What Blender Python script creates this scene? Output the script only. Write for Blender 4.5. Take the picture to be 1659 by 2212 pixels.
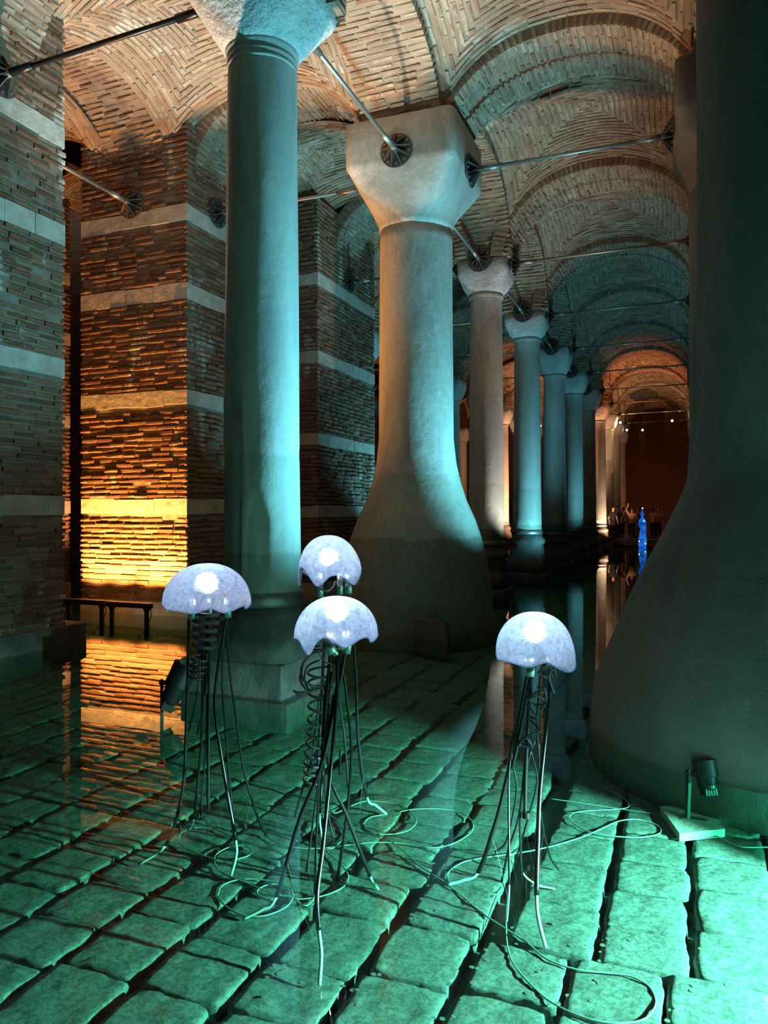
import bpy, bmesh, math, random
import numpy as np
from mathutils import Matrix, Vector

# ------------------------------------------------------------------ clear
for o in list(bpy.data.objects):
    bpy.data.objects.remove(o)
S = bpy.context.scene
COL = S.collection
R_ = random.Random(7)
rng = np.random.default_rng(11)

# ------------------------------------------------------------------ camera
# world: X to the right across the aisles, Y along the aisle, Z up, the water lies at z = 0
F, TH, CX, HY, CH = 1640.0, math.atan(649 / 1640), 829.5, 1100.0, 1.92
FLOOR = -0.30
cam = bpy.data.cameras.new('camera')
cam.sensor_fit = 'VERTICAL'
cam.sensor_height = 36.0
cam.lens = F / 2212 * 36.0
cam.shift_y = -6 / 2212
cam.clip_end = 300
cam.clip_start = 0.05
cob = bpy.data.objects.new('camera', cam)
cob.location = (0, 0, CH)
cob.rotation_euler = (math.pi / 2, 0, TH)
COL.objects.link(cob)
S.camera = cob

# ------------------------------------------------------------------ world and view
w = bpy.data.worlds.new('world')
S.world = w
w.use_nodes = True
w.node_tree.nodes['Background'].inputs[0].default_value = (0.10, 0.16, 0.18, 1)
w.node_tree.nodes['Background'].inputs[1].default_value = 0.006
S.view_settings.view_transform = 'Standard'
S.view_settings.look = 'None'
S.view_settings.gamma = 1
S.view_settings.exposure = 0.0
S.view_settings.use_curve_mapping = False

# ------------------------------------------------------------------ lights
def spot(name, loc, target, power, color, angle, blend=0.6, radius=0.08):
    l = bpy.data.lights.new(name, 'SPOT')
    l.energy = power
    l.color = color
    l.spot_size = math.radians(angle)
    l.spot_blend = blend
    l.shadow_soft_size = radius
    o = bpy.data.objects.new(name, l)
    o.location = loc
    d = Vector(target) - Vector(loc)
    o.rotation_euler = d.to_track_quat('-Z', 'Y').to_euler()
    COL.objects.link(o)
    return o

def point(name, loc, power, color, radius=0.05):
    l = bpy.data.lights.new(name, 'POINT')
    l.energy = power
    l.color = color
    l.shadow_soft_size = radius
    o = bpy.data.objects.new(name, l)
    o.location = loc
    COL.objects.link(o)
    return o

TEAL = (0.17, 0.70, 0.86)
WARM = (1.0, 0.86, 0.68)
ORANGE = (1.0, 0.41, 0.09)
# teal uplight beside the second flared pillar of the right row
spot('uplight_teal', (-0.98, 8.3, 0.32), (-4.6, 7.35, 5.6), 2700, TEAL, 84, 0.8, 0.05)
spot('uplight_teal', (-1.05, 11.9, 0.32), (-4.6, 12.0, 6.8), 2700, TEAL, 76, 0.9, 0.05)
spot('uplight_teal', (-6.0, 14.6, 0.3), (-8.2, 12.4, 6.8), 700, TEAL, 60, 0.7, 0.05)
# warm beam between the brick piers and the left row, up into the vaults
spot('uplight_warm', (-5.6, 7.7, 0.3), (-5.7, 8.6, 9.0), 3000, WARM, 48, 0.35, 0.05)
# warm beam straight up in the main aisle
spot('uplight_warm', (-1.5, 9.7, 0.3), (-1.2, 9.6, 9.0), 900, WARM, 44, 0.6, 0.05)
# orange wall washers in front of the middle pier
for i, x in enumerate((-10.25, -9.7, -9.05, -8.6)):
    spot('wall_washer_orange', (x, 10.84, 0.36), (x, 11.27, 4.0), 1000, ORANGE, 136, 0.9, 0.04)
# aisle beyond the flared pillar
spot('uplight_white', (-2.5, 16.9, 0.3), (-4.1, 17.2, 5.2), 700, (0.95, 0.88, 0.78), 70, 0.6, 0.05)
spot('uplight_teal', (-2.2, 20.4, 0.3), (-4.3, 21.4, 5.0), 800, TEAL, 120, 0.6, 0.05)
spot('uplight_teal', (-2.3, 30.2, 0.3), (-4.3, 29.5, 6.5), 420, TEAL, 120, 0.6, 0.05)
spot('uplight_warm', (-1.7, 14.0, 0.3), (-1.6, 14.9, 8.5), 300, (1.0, 0.56, 0.34), 84, 0.6, 0.05)
# teal lamp for the far side of the left bays
spot('uplight_teal', (-5.9, 20.0, 0.3), (-7.8, 18.2, 7.0), 800, TEAL, 90, 0.5, 0.05)
# far orange part
spot('uplight_orange', (-3.3, 40.9, 0.35), (-4.2, 42.0, 5.0), 700, (1.0, 0.58, 0.34), 120, 0.6, 0.05)
spot('uplight_orange', (-1.7, 39.5, 0.35), (-1.7, 39.6, 8.0), 1300, (1.0, 0.20, 0.05), 60, 0.6, 0.05)
spot('uplight_orange', (-7.0, 40.5, 0.35), (-9.0, 42.0, 6.0), 2600, (1.0, 0.45, 0.20), 140, 0.6, 0.05)
spot('uplight_orange', (-12.0, 12.5, 0.35), (-13.5, 12.5, 7.0), 900, (1.0, 0.40, 0.15), 120, 0.6, 0.05)
spot('far_wall_fill', (-2.0, 51.0, 0.5), (-1.5, 60.0, 3.5), 260, (1.0, 0.30, 0.14), 120, 0.6, 0.05)  # added fill that lifts the back wall out of black
# added unseen lamp at the right raking over the paving, and one underwater
LAMP = (2.55, 3.85, 0.78)
spot('added_paving_lamp', LAMP, (-1.5, 4.3, -0.30), 7800, (0.34, 0.92, 0.80), 130, 0.5, 0.035)
spot('water_lamp', (3.5, 4.6, -0.09), (0.6, 5.4, -0.30), 3600, (0.25, 0.90, 0.80), 60, 0.8, 0.03)

# ------------------------------------------------------------------ helpers
def W(px, py, z=FLOOR):
    """world point on the level z seen at photo pixel"""
    zc = F * (CH - z) / (py - HY)
    return P(px, py, zc)

def P(px, py, zc):
    xc = (px - CX) / F * zc
    zz = CH - (py - HY) / F * zc
    return np.array((xc * math.cos(TH) - zc * math.sin(TH), xc * math.sin(TH) + zc * math.cos(TH), zz))

def proj(p):
    p = np.asarray(p, float)
    xc = p[..., 0] * math.cos(TH) + p[..., 1] * math.sin(TH)
    zc = -p[..., 0] * math.sin(TH) + p[..., 1] * math.cos(TH)
    zz = np.where(np.abs(zc) < 1e-3, 1e-3, zc)
    return CX + F * xc / zz, HY - F * (p[..., 2] - CH) / zz, zc

LOC = {}
def tag(o, label=None, cat=None, group=None, kind=None):
    if label: o['label'] = label
    if cat: o['category'] = cat
    if group: o['group'] = group
    if kind: o['kind'] = kind
    return o

def empty(name, loc, label=None, cat=None, group=None, kind=None):
    o = bpy.data.objects.new(name, None)
    o.empty_display_size = 0.1
    o.location = loc
    COL.objects.link(o)
    return tag(o, label, cat, group, kind)

def wloc(o):
    v = Vector((0, 0, 0))
    while o is not None:
        v = v + Vector(o.location)
        o = o.parent
    return np.array(v)

def mesh(name, V, Fc, mat, parent=None, smooth=False, loc=None):
    """one mesh object from world-space verts"""
    V = np.asarray(V, float)
    base = wloc(parent) if parent is not None else (np.array(loc, float) if loc is not None else np.zeros(3))
    me = bpy.data.meshes.new(name)
    me.from_pydata((V - base).tolist(), [], [list(map(int, f)) for f in Fc])
    me.update()
    if smooth:
        me.polygons.foreach_set('use_smooth', [True] * len(me.polygons))
    if mat is not None: me.materials.append(mat)
    o = bpy.data.objects.new(name, me)
    COL.objects.link(o)
    if parent is not None: o.parent = parent
    elif loc is not None: o.location = loc
    return o

class MB:
    def __init__(self): self.V = []; self.F = []
    def add(self, V, Fc):
        n = len(self.V)
        self.V += [tuple(v) for v in V]
        self.F += [[i + n for i in f] for f in Fc]
        return self
    def box(self, a, b, bev=0.0):
        x0, y0, z0 = a; x1, y1, z1 = b
        if bev <= 0:
            V = [(x, y, z) for z in (z0, z1) for y in (y0, y1) for x in (x0, x1)]
            return self.add(V, [(0, 2, 3, 1), (4, 5, 7, 6), (0, 1, 5, 4), (2, 6, 7, 3), (0, 4, 6, 2), (1, 3, 7, 5)])
        bm = bmesh.new()
        r = bmesh.ops.create_cube(bm, size=1)
        for v in bm.verts:
            v.co = Vector(((x0 + x1) / 2 + v.co.x * (x1 - x0), (y0 + y1) / 2 + v.co.y * (y1 - y0), (z0 + z1) / 2 + v.co.z * (z1 - z0)))
        bmesh.ops.bevel(bm, geom=bm.edges[:], offset=bev, segments=2, affect='EDGES', profile=0.5)
        bm.verts.index_update()
        self.add([tuple(v.co) for v in bm.verts], [[v.index for v in f.verts] for f in bm.faces])
        bm.free()
        return self
    def obox(self, c, ax, ay, az):
        """oriented box: centre and three half-axes"""
        c, ax, ay, az = map(np.asarray, (c, ax, ay, az))
        V = [c + sx * ax + sy * ay + sz * az for sz in (-1, 1) for sy in (-1, 1) for sx in (-1, 1)]
        return self.add(V, [(0, 2, 3, 1), (4, 5, 7, 6), (0, 1, 5, 4), (2, 6, 7, 3), (0, 4, 6, 2), (1, 3, 7, 5)])
    def tube(self, pts, r, n=8, cap=True):
        pts = [np.asarray(p, float) for p in pts]
        rr = r if hasattr(r, '__len__') else [r] * len(pts)
        m = len(pts)
        T = []
        for i in range(m):
            t = pts[min(i + 1, m - 1)] - pts[max(i - 1, 0)]
            T.append(t / (np.linalg.norm(t) + 1e-12))
        up = np.array((0, 0, 1.0)) if abs(T[0][2]) < 0.9 else np.array((1.0, 0, 0))
        X = np.cross(up, T[0]); X /= np.linalg.norm(X)
        V = []; Fc = []
        for i in range(m):
            X = X - T[i] * X.dot(T[i]); X /= (np.linalg.norm(X) + 1e-12)
            Y = np.cross(T[i], X)
            for k in range(n):
                a = 2 * math.pi * k / n
                V.append(pts[i] + rr[i] * (math.cos(a) * X + math.sin(a) * Y))
        for i in range(m - 1):
            for k in range(n):
                Fc.append((i * n + k, i * n + (k + 1) % n, (i + 1) * n + (k + 1) % n, (i + 1) * n + k))
        if cap:
            Fc.append(list(range(n - 1, -1, -1))); Fc.append([(m - 1) * n + k for k in range(n)])
        return self.add(V, Fc)
    def lathe(self, c, rings, n=40, capb=True, capt=True, wob=0.0, ph=0.0):
        """rings: (z, radius, p) about the vertical through c; p = 2 round, large = square"""
        V = []; Fc = []
        for j, rg in enumerate(rings):
            z, r = rg[0], rg[1]; p = rg[2] if len(rg) > 2 else 2.0
            ox = rg[3] if len(rg) > 3 else 0.0
            for k in range(n):
                a = 2 * math.pi * (k + 0.5) / n
                ca, sa = math.cos(a), math.sin(a)
                q = (abs(ca) ** p + abs(sa) ** p) ** (1 / p)
                q = r / q * (1 + wob * (math.sin(3 * a + 1.7 * z + ph) + 0.6 * math.sin(5 * a - 2.3 * z + 2 * ph)))
                V.append((c[0] + ox + q * ca, c[1] + q * sa, c[2] + z))
        for j in range(len(rings) - 1):
            for k in range(n):
                Fc.append((j * n + k, j * n + (k + 1) % n, (j + 1) * n + (k + 1) % n, (j + 1) * n + k))
        if capb: Fc.append(list(range(n - 1, -1, -1)))
        if capt: Fc.append([(len(rings) - 1) * n + k for k in range(n)])
        return self.add(V, Fc)
    def sphere(self, c, r, n=12, m=8, sc=(1, 1, 1)):
        V = []; Fc = []
        for j in range(m + 1):
            t = math.pi * j / m
            for k in range(n):
                a = 2 * math.pi * k / n
                V.append((c[0] + sc[0] * r * math.sin(t) * math.cos(a), c[1] + sc[1] * r * math.sin(t) * math.sin(a), c[2] + sc[2] * r * math.cos(t)))
        for j in range(m):
            for k in range(n):
                Fc.append((j * n + k, (j + 1) * n + k, (j + 1) * n + (k + 1) % n, j * n + (k + 1) % n))
        return self.add(V, Fc)
    def build(self, name, mat, parent=None, smooth=False, loc=None):
        return mesh(name, self.V, self.F, mat, parent, smooth, loc)

def dup(root, delta, label=None, group=None):
    """copy of a thing with copies of its parts and sub-parts"""
    r = root.copy(); COL.objects.link(r)
    r.location = Vector(root.location) + Vector(delta)
    if label: r['label'] = label
    if group: r['group'] = group
    for ch in list(root.children):
        c = ch.copy(); COL.objects.link(c); c.parent = r
        for g in list(ch.children):
            d = g.copy(); COL.objects.link(d); d.parent = c
    return r

def smooth_path(pts, n=8):
    """Catmull-Rom through points"""
    p = [np.asarray(q, float) for q in pts]
    p = [2 * p[0] - p[1]] + p + [2 * p[-1] - p[-2]]
    out = []
    for i in range(1, len(p) - 2):
        a, b, c, d = p[i - 1], p[i], p[i + 1], p[i + 2]
        for k in range(n):
            t = k / n
            out.append(0.5 * ((2 * b) + (c - a) * t + (2 * a - 5 * b + 4 * c - d) * t * t + (3 * b - a - 3 * c + d) * t ** 3))
    out.append(p[-2])
    return out

# ------------------------------------------------------------------ materials
class NT:
    def __init__(self, name):
        self.m = bpy.data.materials.new(name)
        self.m.use_nodes = True
        self.t = self.m.node_tree
        self.t.nodes.clear()
        self.out = self.n('ShaderNodeOutputMaterial')
    def n(self, kind, **kw):
        x = self.t.nodes.new(kind)
        for k, v in kw.items():
            if k.startswith('i_'):
                key = k[2:]
                x.inputs[int(key) if key.isdigit() else key.replace('_', ' ')].default_value = v
            else: setattr(x, k, v)
        return x
    def l(self, a, b): self.t.links.new(a, b)
    def noise(self, scale, detail=4, rough=0.6, vec=None, stretch=None, dist=0.0):
        x = self.n('ShaderNodeTexNoise')
        x.inputs['Scale'].default_value = scale; x.inputs['Detail'].default_value = detail
        x.inputs['Roughness'].default_value = rough; x.inputs['Distortion'].default_value = dist
        g = self.n('ShaderNodeNewGeometry')
        src = g.outputs['Position']
        if stretch:
            mp = self.n('ShaderNodeMapping'); mp.inputs['Scale'].default_value = stretch
            self.l(src, mp.inputs['Vector']); src = mp.outputs['Vector']
        self.l(src, x.inputs['Vector'])
        return x.outputs['Fac']
    def ramp(self, fac, stops):
        r = self.n('ShaderNodeValToRGB')
        while len(r.color_ramp.elements) < len(stops): r.color_ramp.elements.new(0.5)
        for e, (p, c) in zip(r.color_ramp.elements, stops):
            e.position = p; e.color = (*c, 1) if len(c) == 3 else c
        self.l(fac, r.inputs['Fac'])
        return r.outputs['Color']
    def mix(self, fac, a, b, mode='MIX'):
        x = self.n('ShaderNodeMix', data_type='RGBA', blend_type=mode)
        for s, v in ((x.inputs[0], fac), (x.inputs[6], a), (x.inputs[7], b)):
            if hasattr(v, 'is_linked') or hasattr(v, 'links'): self.l(v, s)
            elif hasattr(v, '__len__'): s.default_value = (*v, 1) if len(v) == 3 else v
            else: s.default_value = v
        return x.outputs[2]
    def bump(self, h, strength, dist=0.02, normal=None):
        b = self.n('ShaderNodeBump'); b.inputs['Strength'].default_value = strength; b.inputs['Distance'].default_value = dist
        self.l(h, b.inputs['Height'])
        if normal is not None: self.l(normal, b.inputs['Normal'])
        return b.outputs['Normal']
    def principled(self, color, rough=0.8, metal=0.0, normal=None, spec=0.4):
        p = self.n('ShaderNodeBsdfPrincipled')
        if hasattr(color, 'links'): self.l(color, p.inputs['Base Color'])
        else: p.inputs['Base Color'].default_value = (*color, 1)
        if hasattr(rough, 'links'): self.l(rough, p.inputs['Roughness'])
        else: p.inputs['Roughness'].default_value = rough
        p.inputs['Metallic'].default_value = metal
        p.inputs['Specular IOR Level'].default_value = spec
        if normal is not None: self.l(normal, p.inputs['Normal'])
        self.l(p.outputs[0], self.out.inputs['Surface'])
        self.p = p
        return self.m

def mat_brick(name, c1, c2, c3, smear, smear_lo=0.56, stretch=(1, 1, 0.35), smear_scale=1.6):
    t = NT(name)
    oi = t.n('ShaderNodeObjectInfo'); ge = t.n('ShaderNodeNewGeometry')
    ad = t.n('ShaderNodeMath', operation='ADD'); t.l(oi.outputs['Random'], ad.inputs[0]); t.l(ge.outputs['Random Per Island'], ad.inputs[1])
    fr = t.n('ShaderNodeMath', operation='FRACT'); t.l(ad.outputs[0], fr.inputs[0])
    col = t.ramp(fr.outputs[0], [(0.0, c1), (0.5, c2), (1.0, c3)])
    n2 = t.noise(9, 5, 0.65)
    col = t.mix(0.5, col, t.ramp(n2, [(0.3, (0.45, 0.45, 0.45)), (0.7, (1.15, 1.15, 1.15))]), 'MULTIPLY')
    sm = t.ramp(t.noise(smear_scale, 6, 0.72, stretch=stretch), [(smear_lo, (0, 0, 0)), (smear_lo + 0.12, (1, 1, 1))])
    col = t.mix(sm, col, smear)
    nm = t.bump(t.noise(60, 5, 0.7), 0.5, 0.012)
    return t.principled(col, 0.88, 0, nm, 0.25)

def mat_stone(name, c1, c2, scale=3.0, stretch=(1, 1, 0.35), bump=0.35, bscale=45, rough=0.75, dark=None, spec=0.35, bdist=0.01, veins=None, tide_shade=False):
    t = NT(name)
    col = t.mix(t.ramp(t.noise(scale, 7, 0.65, stretch=stretch), [(0.32, (0, 0, 0)), (0.68, (1, 1, 1))]), c1, c2)
    if dark:
        col = t.mix(t.ramp(t.noise(scale * 0.55, 8, 0.7, stretch=(1, 1, 0.25)), [(0.55, (0, 0, 0)), (0.72, (1, 1, 1))]), col, dark)
    if veins:
        v = t.noise(1.8, 4, 0.6, stretch=(1, 1, 0.3), dist=1.5)
        col = t.mix(t.ramp(v, [(0.46, (0, 0, 0)), (0.5, (0.3, 0.3, 0.3)), (0.54, (0, 0, 0))]), col, veins)
    if tide_shade:
        # stains of two former water levels, also carrying the shade low on pillars
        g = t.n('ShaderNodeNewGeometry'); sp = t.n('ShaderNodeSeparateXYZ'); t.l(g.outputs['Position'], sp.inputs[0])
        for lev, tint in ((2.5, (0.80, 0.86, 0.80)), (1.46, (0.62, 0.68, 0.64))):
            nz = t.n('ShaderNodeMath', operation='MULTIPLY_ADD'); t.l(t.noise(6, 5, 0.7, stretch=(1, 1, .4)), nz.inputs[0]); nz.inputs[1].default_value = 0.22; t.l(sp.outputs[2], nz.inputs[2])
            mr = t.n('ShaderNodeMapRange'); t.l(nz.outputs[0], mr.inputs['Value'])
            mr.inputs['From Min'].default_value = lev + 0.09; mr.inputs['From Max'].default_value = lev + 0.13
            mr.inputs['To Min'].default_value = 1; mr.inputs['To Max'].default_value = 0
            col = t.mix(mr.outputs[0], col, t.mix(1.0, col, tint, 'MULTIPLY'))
    nm = t.bump(t.noise(bscale, 6, 0.65), bump, bdist)
    nm = t.bump(t.noise(bscale * 0.18, 4, 0.6), bump * 0.8, bdist * 4, nm)
    return t.principled(col, rough, 0, nm, spec)

def mat_plain(name, c, rough=0.5, metal=0.0, spec=0.5, var=0.0):
    t = NT(name)
    col = c
    if var:
        col = t.mix(t.noise(14, 4), tuple(x * (1 - var) for x in c), tuple(min(1, x * (1 + var)) for x in c))
    return t.principled(col, rough, metal, None, spec)

def mat_emit(name, c, s):
    t = NT(name)
    e = t.n('ShaderNodeEmission'); e.inputs[0].default_value = (*c, 1); e.inputs[1].default_value = s
    t.l(e.outputs[0], t.out.inputs['Surface'])
    return t.m

M = {}
M['brick_pier'] = mat_brick('pier_brick', (0.16, 0.075, 0.045), (0.24, 0.12, 0.07), (0.30, 0.17, 0.11), (0.55, 0.52, 0.46), 0.555)
M['brick_vault'] = mat_brick('vault_brick', (0.27, 0.16, 0.105), (0.38, 0.255, 0.17), (0.46, 0.35, 0.25), (0.56, 0.50, 0.41), 0.54, (1, 1, 1), 1.1)
M['mortar_pier'] = mat_stone('pier_mortar', (0.16, 0.12, 0.09), (0.28, 0.23, 0.18), 5, (1, 1, 1), 0.6, 50, 0.92)
M['mortar_vault'] = mat_stone('vault_mortar', (0.22, 0.17, 0.13), (0.36, 0.29, 0.22), 3, (1, 1, 1), 0.6, 40, 0.92)
M['band'] = mat_stone('pale_band_stone', (0.36, 0.33, 0.28), (0.58, 0.55, 0.49), 4, (1, 1, 1), 0.6, 40, 0.85)
M['marble'] = mat_stone('column_marble', (0.40, 0.41, 0.40), (0.62, 0.62, 0.60), 2.2, (1, 1, 0.2), 0.25, 40, 0.55, (0.22, 0.23, 0.22), 0.5, tide_shade=True)
M['capital'] = mat_stone('capital_marble', (0.52, 0.54, 0.55), (0.70, 0.71, 0.71), 2.5, (1, 1, 0.4), 0.7, 24, 0.7, None, 0.4, 0.03)
M['concrete'] = mat_stone('pillar_concrete', (0.36, 0.34, 0.31), (0.54, 0.52, 0.48), 1.6, (1, 1, 0.35), 0.3, 40, 0.6, (0.24, 0.23, 0.21), 0.4, 0.012, (0.68, 0.67, 0.64), tide_shade=True)
M['concrete_dark'] = mat_stone('shaded_pillar_concrete', (0.09, 0.086, 0.078), (0.155, 0.148, 0.133), 1.6, (1, 1, 0.35), 0.4, 40, 0.7, (0.05, 0.05, 0.046), 0.35, 0.012)  # same concrete, with the shade on the right pillars put into its colour
def mat_floor():
    t = NT('paving_stone')
    col = t.mix(t.ramp(t.noise(5, 7, 0.7), [(0.32, (0, 0, 0)), (0.68, (1, 1, 1))]), (0.36, 0.40, 0.36), (0.58, 0.62, 0.56))
    col = t.mix(t.ramp(t.noise(34, 4, 0.7), [(0.42, (0, 0, 0)), (0.56, (1, 1, 1))]), t.mix(0.6, col, (0.14, 0.17, 0.15)), col)
    nm = t.bump(t.noise(150, 5, 0.75), 1.0, 0.02)
    nm = t.bump(t.noise(55, 6, 0.75), 1.0, 0.04, nm)
    return t.principled(col, 0.9, 0, nm, 0.2)
M['floor'] = mat_floor()
M['grout'] = mat_stone('paving_silt', (0.10, 0.12, 0.11), (0.18, 0.20, 0.18), 6, (1, 1, 1), 0.8, 40, 0.9)
M['plinth'] = mat_stone('plinth_stone', (0.05, 0.05, 0.046), (0.14, 0.14, 0.13), 3, (1, 1, 1), 0.5, 30, 0.85)
M['black'] = mat_plain('black_rubber', (0.012, 0.012, 0.013), 0.32, 0, 0.5)
M['blackmetal'] = mat_plain('black_metal', (0.015, 0.015, 0.015), 0.45, 0.3, 0.5)
M['coil'] = mat_plain('grey_rubber', (0.05, 0.045, 0.05), 0.4, 0, 0.5)
M['chrome'] = mat_plain('brushed_steel', (0.55, 0.55, 0.57), 0.28, 1.0)
M['steel'] = mat_plain('rod_steel', (0.30, 0.30, 0.29), 0.45, 0.8)
M['plate'] = mat_plain('anchor_plate_steel', (0.14, 0.13, 0.12), 0.5, 0.7)
M['tip'] = mat_plain('pale_tubing', (0.55, 0.62, 0.58), 0.35, 0, 0.5)
M['cable'] = mat_plain('pale_cable', (0.32, 0.42, 0.36), 0.5, 0, 0.4)
M['coin'] = mat_plain('coin_metal', (0.42, 0.42, 0.36), 0.4, 0.6)
M['bulb'] = mat_emit('lamp_glow', (0.80, 0.91, 1.0), 54)
M['bulb_orange'] = mat_emit('orange_lamp_glow', (1.0, 0.45, 0.1), 6)
M['bulb_warm'] = mat_emit('warm_lamp_glow', (1.0, 0.75, 0.35), 40)
M['bulb_white'] = mat_emit('white_lamp_glow', (1.0, 0.95, 0.85), 30)
M['bulb_blue'] = mat_emit('blue_lamp_glow', (0.25, 0.8, 1.0), 14)

def mat_water():
    t = NT('still_water')
    tr = t.n('ShaderNodeBsdfTransparent'); tr.inputs[0].default_value = (1, 1, 1, 1)
    gl = t.n('ShaderNodeBsdfGlossy'); gl.inputs['Roughness'].default_value = 0.0
    fr = t.n('ShaderNodeFresnel')
    gb = t.n('ShaderNodeNewGeometry')
    io = t.n('ShaderNodeMapRange'); io.inputs['To Min'].default_value = 1.45; io.inputs['To Max'].default_value = 1 / 1.45
    t.l(gb.outputs['Backfacing'], io.inputs['Value']); t.l(io.outputs[0], fr.inputs['IOR'])
    nm = t.bump(t.noise(1.6, 2, 0.5), 0.02, 0.02)
    t.l(nm, gl.inputs['Normal'])
    mx = t.n('ShaderNodeMixShader')
    t.l(fr.outputs[0], mx.inputs[0]); t.l(tr.outputs[0], mx.inputs[1]); t.l(gl.outputs[0], mx.inputs[2])
    t.l(mx.outputs[0], t.out.inputs['Surface'])
    va = t.n('ShaderNodeVolumeAbsorption'); va.inputs['Color'].default_value = (0.62, 0.90, 0.82, 1); va.inputs['Density'].default_value = 1.7
    t.l(va.outputs[0], t.out.inputs['Volume'])
    return t.m
M['water'] = mat_water()

def mat_dome():
    t = NT('crackled_glass')
    n = t.noise(70, 6, 0.75)
    nb = t.noise(24, 6, 0.7)
    nm = t.bump(n, 0.7, 0.008)
    nm = t.bump(t.noise(13, 4, 0.6, dist=1.0), 0.5, 0.03, nm)
    tl = t.n('ShaderNodeBsdfTranslucent'); t.l(t.mix(nb, (0.34, 0.50, 1.0), (0.76, 0.88, 1.0)), tl.inputs[0]); t.l(nm, tl.inputs['Normal'])
    rf = t.n('ShaderNodeBsdfRefraction'); rf.inputs['Roughness'].default_value = 0.42; rf.inputs['IOR'].default_value = 1.12
    rf.inputs['Color'].default_value = (0.92, 0.96, 1.0, 1); t.l(nm, rf.inputs['Normal'])
    tr = t.n('ShaderNodeBsdfTransparent'); tr.inputs[0].default_value = (0.86, 0.93, 1.0, 1)
    gl = t.n('ShaderNodeBsdfGlossy'); gl.inputs['Roughness'].default_value = 0.15; t.l(nm, gl.inputs['Normal'])
    lw = t.n('ShaderNodeLayerWeight'); lw.inputs['Blend'].default_value = 0.4
    m0 = t.n('ShaderNodeMixShader'); m0.inputs[0].default_value = 0.68
    t.l(rf.outputs[0], m0.inputs[1]); t.l(tl.outputs[0], m0.inputs[2])
    m1 = t.n('ShaderNodeMixShader')
    f1 = t.ramp(t.noise(30, 6, 0.75, dist=0.6), [(0.38, (0.55, 0.55, 0.55)), (0.58, (0.95, 0.95, 0.95))])
    t.l(f1, m1.inputs[0]); t.l(tr.outputs[0], m1.inputs[1]); t.l(m0.outputs[0], m1.inputs[2])
    m2 = t.n('ShaderNodeMixShader')
    sc = t.n('ShaderNodeMath', operation='MULTIPLY'); sc.inputs[1].default_value = 0.3
    t.l(lw.outputs['Fresnel'], sc.inputs[0]); t.l(sc.outputs[0], m2.inputs[0]); t.l(m1.outputs[0], m2.inputs[1]); t.l(gl.outputs[0], m2.inputs[2])
    t.l(m2.outputs[0], t.out.inputs['Surface'])
    return t.m
M['dome'] = mat_dome()

def mat_blueglass():
    t = NT('lit_blue_glass')
    e = t.n('ShaderNodeEmission')
    t.l(t.ramp(t.noise(4, 4, 0.6), [(0.35, (0.005, 0.06, 0.42)), (0.55, (0.01, 0.16, 0.80)), (0.75, (0.15, 0.5, 1.0))]), e.inputs[0]); e.inputs[1].default_value = 0.9
    tr = t.n('ShaderNodeBsdfTransparent'); tr.inputs[0].default_value = (0.4, 0.7, 1.0, 1)
    gl = t.n('ShaderNodeBsdfGlossy'); gl.inputs['Roughness'].default_value = 0.1
    m1 = t.n('ShaderNodeMixShader'); m1.inputs[0].default_value = 0.7
    t.l(tr.outputs[0], m1.inputs[1]); t.l(e.outputs[0], m1.inputs[2])
    m2 = t.n('ShaderNodeMixShader'); m2.inputs[0].default_value = 0.08
    t.l(m1.outputs[0], m2.inputs[1]); t.l(gl.outputs[0], m2.inputs[2])
    t.l(m2.outputs[0], t.out.inputs['Surface'])
    return t.m
M['blueglass'] = mat_blueglass()

# ------------------------------------------------------------------ bricks
NV = 8
UV_ = []   # unit brick variants: x length, y thickness, z depth (face at 0)
for v in range(NV):
    q = np.random.default_rng(100 + v)
    lo = np.array([(-.5, -.5, -1), (.5, -.5, -1), (.5, .5, -1), (-.5, .5, -1)], float)
    mi = np.array([(-.5, -.5, -.16), (.5, -.5, -.16), (.5, .5, -.16), (-.5, .5, -.16)], float) + q.uniform(-1, 1, (4, 3)) * (0.012, 0.10, 0.04)
    hi = np.array([(-.475, -.36, 0), (.475, -.36, 0), (.475, .36, 0), (-.475, .36, 0)], float) + q.uniform(-1, 1, (4, 3)) * (0.02, 0.13, 0.07)
    UV_.append(np.vstack((lo, mi, hi)))
UV_ = np.array(UV_)
UF = [(0, 1, 5, 4), (1, 2, 6, 5), (2, 3, 7, 6), (3, 0, 4, 7), (4, 5, 9, 8), (5, 6, 10, 9), (6, 7, 11, 10), (7, 4, 8, 11), (8, 9, 10, 11)]
UFA = np.array(UF)
_um = {}
def unit_mesh(v, mat):
    k = (v, mat.name)
    if k not in _um:
        me = bpy.data.meshes.new('brick')
        me.from_pydata(UV_[v].tolist(), [], UF); me.materials.append(mat); me.update()
        _um[k] = me
    return _um[k]

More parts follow.
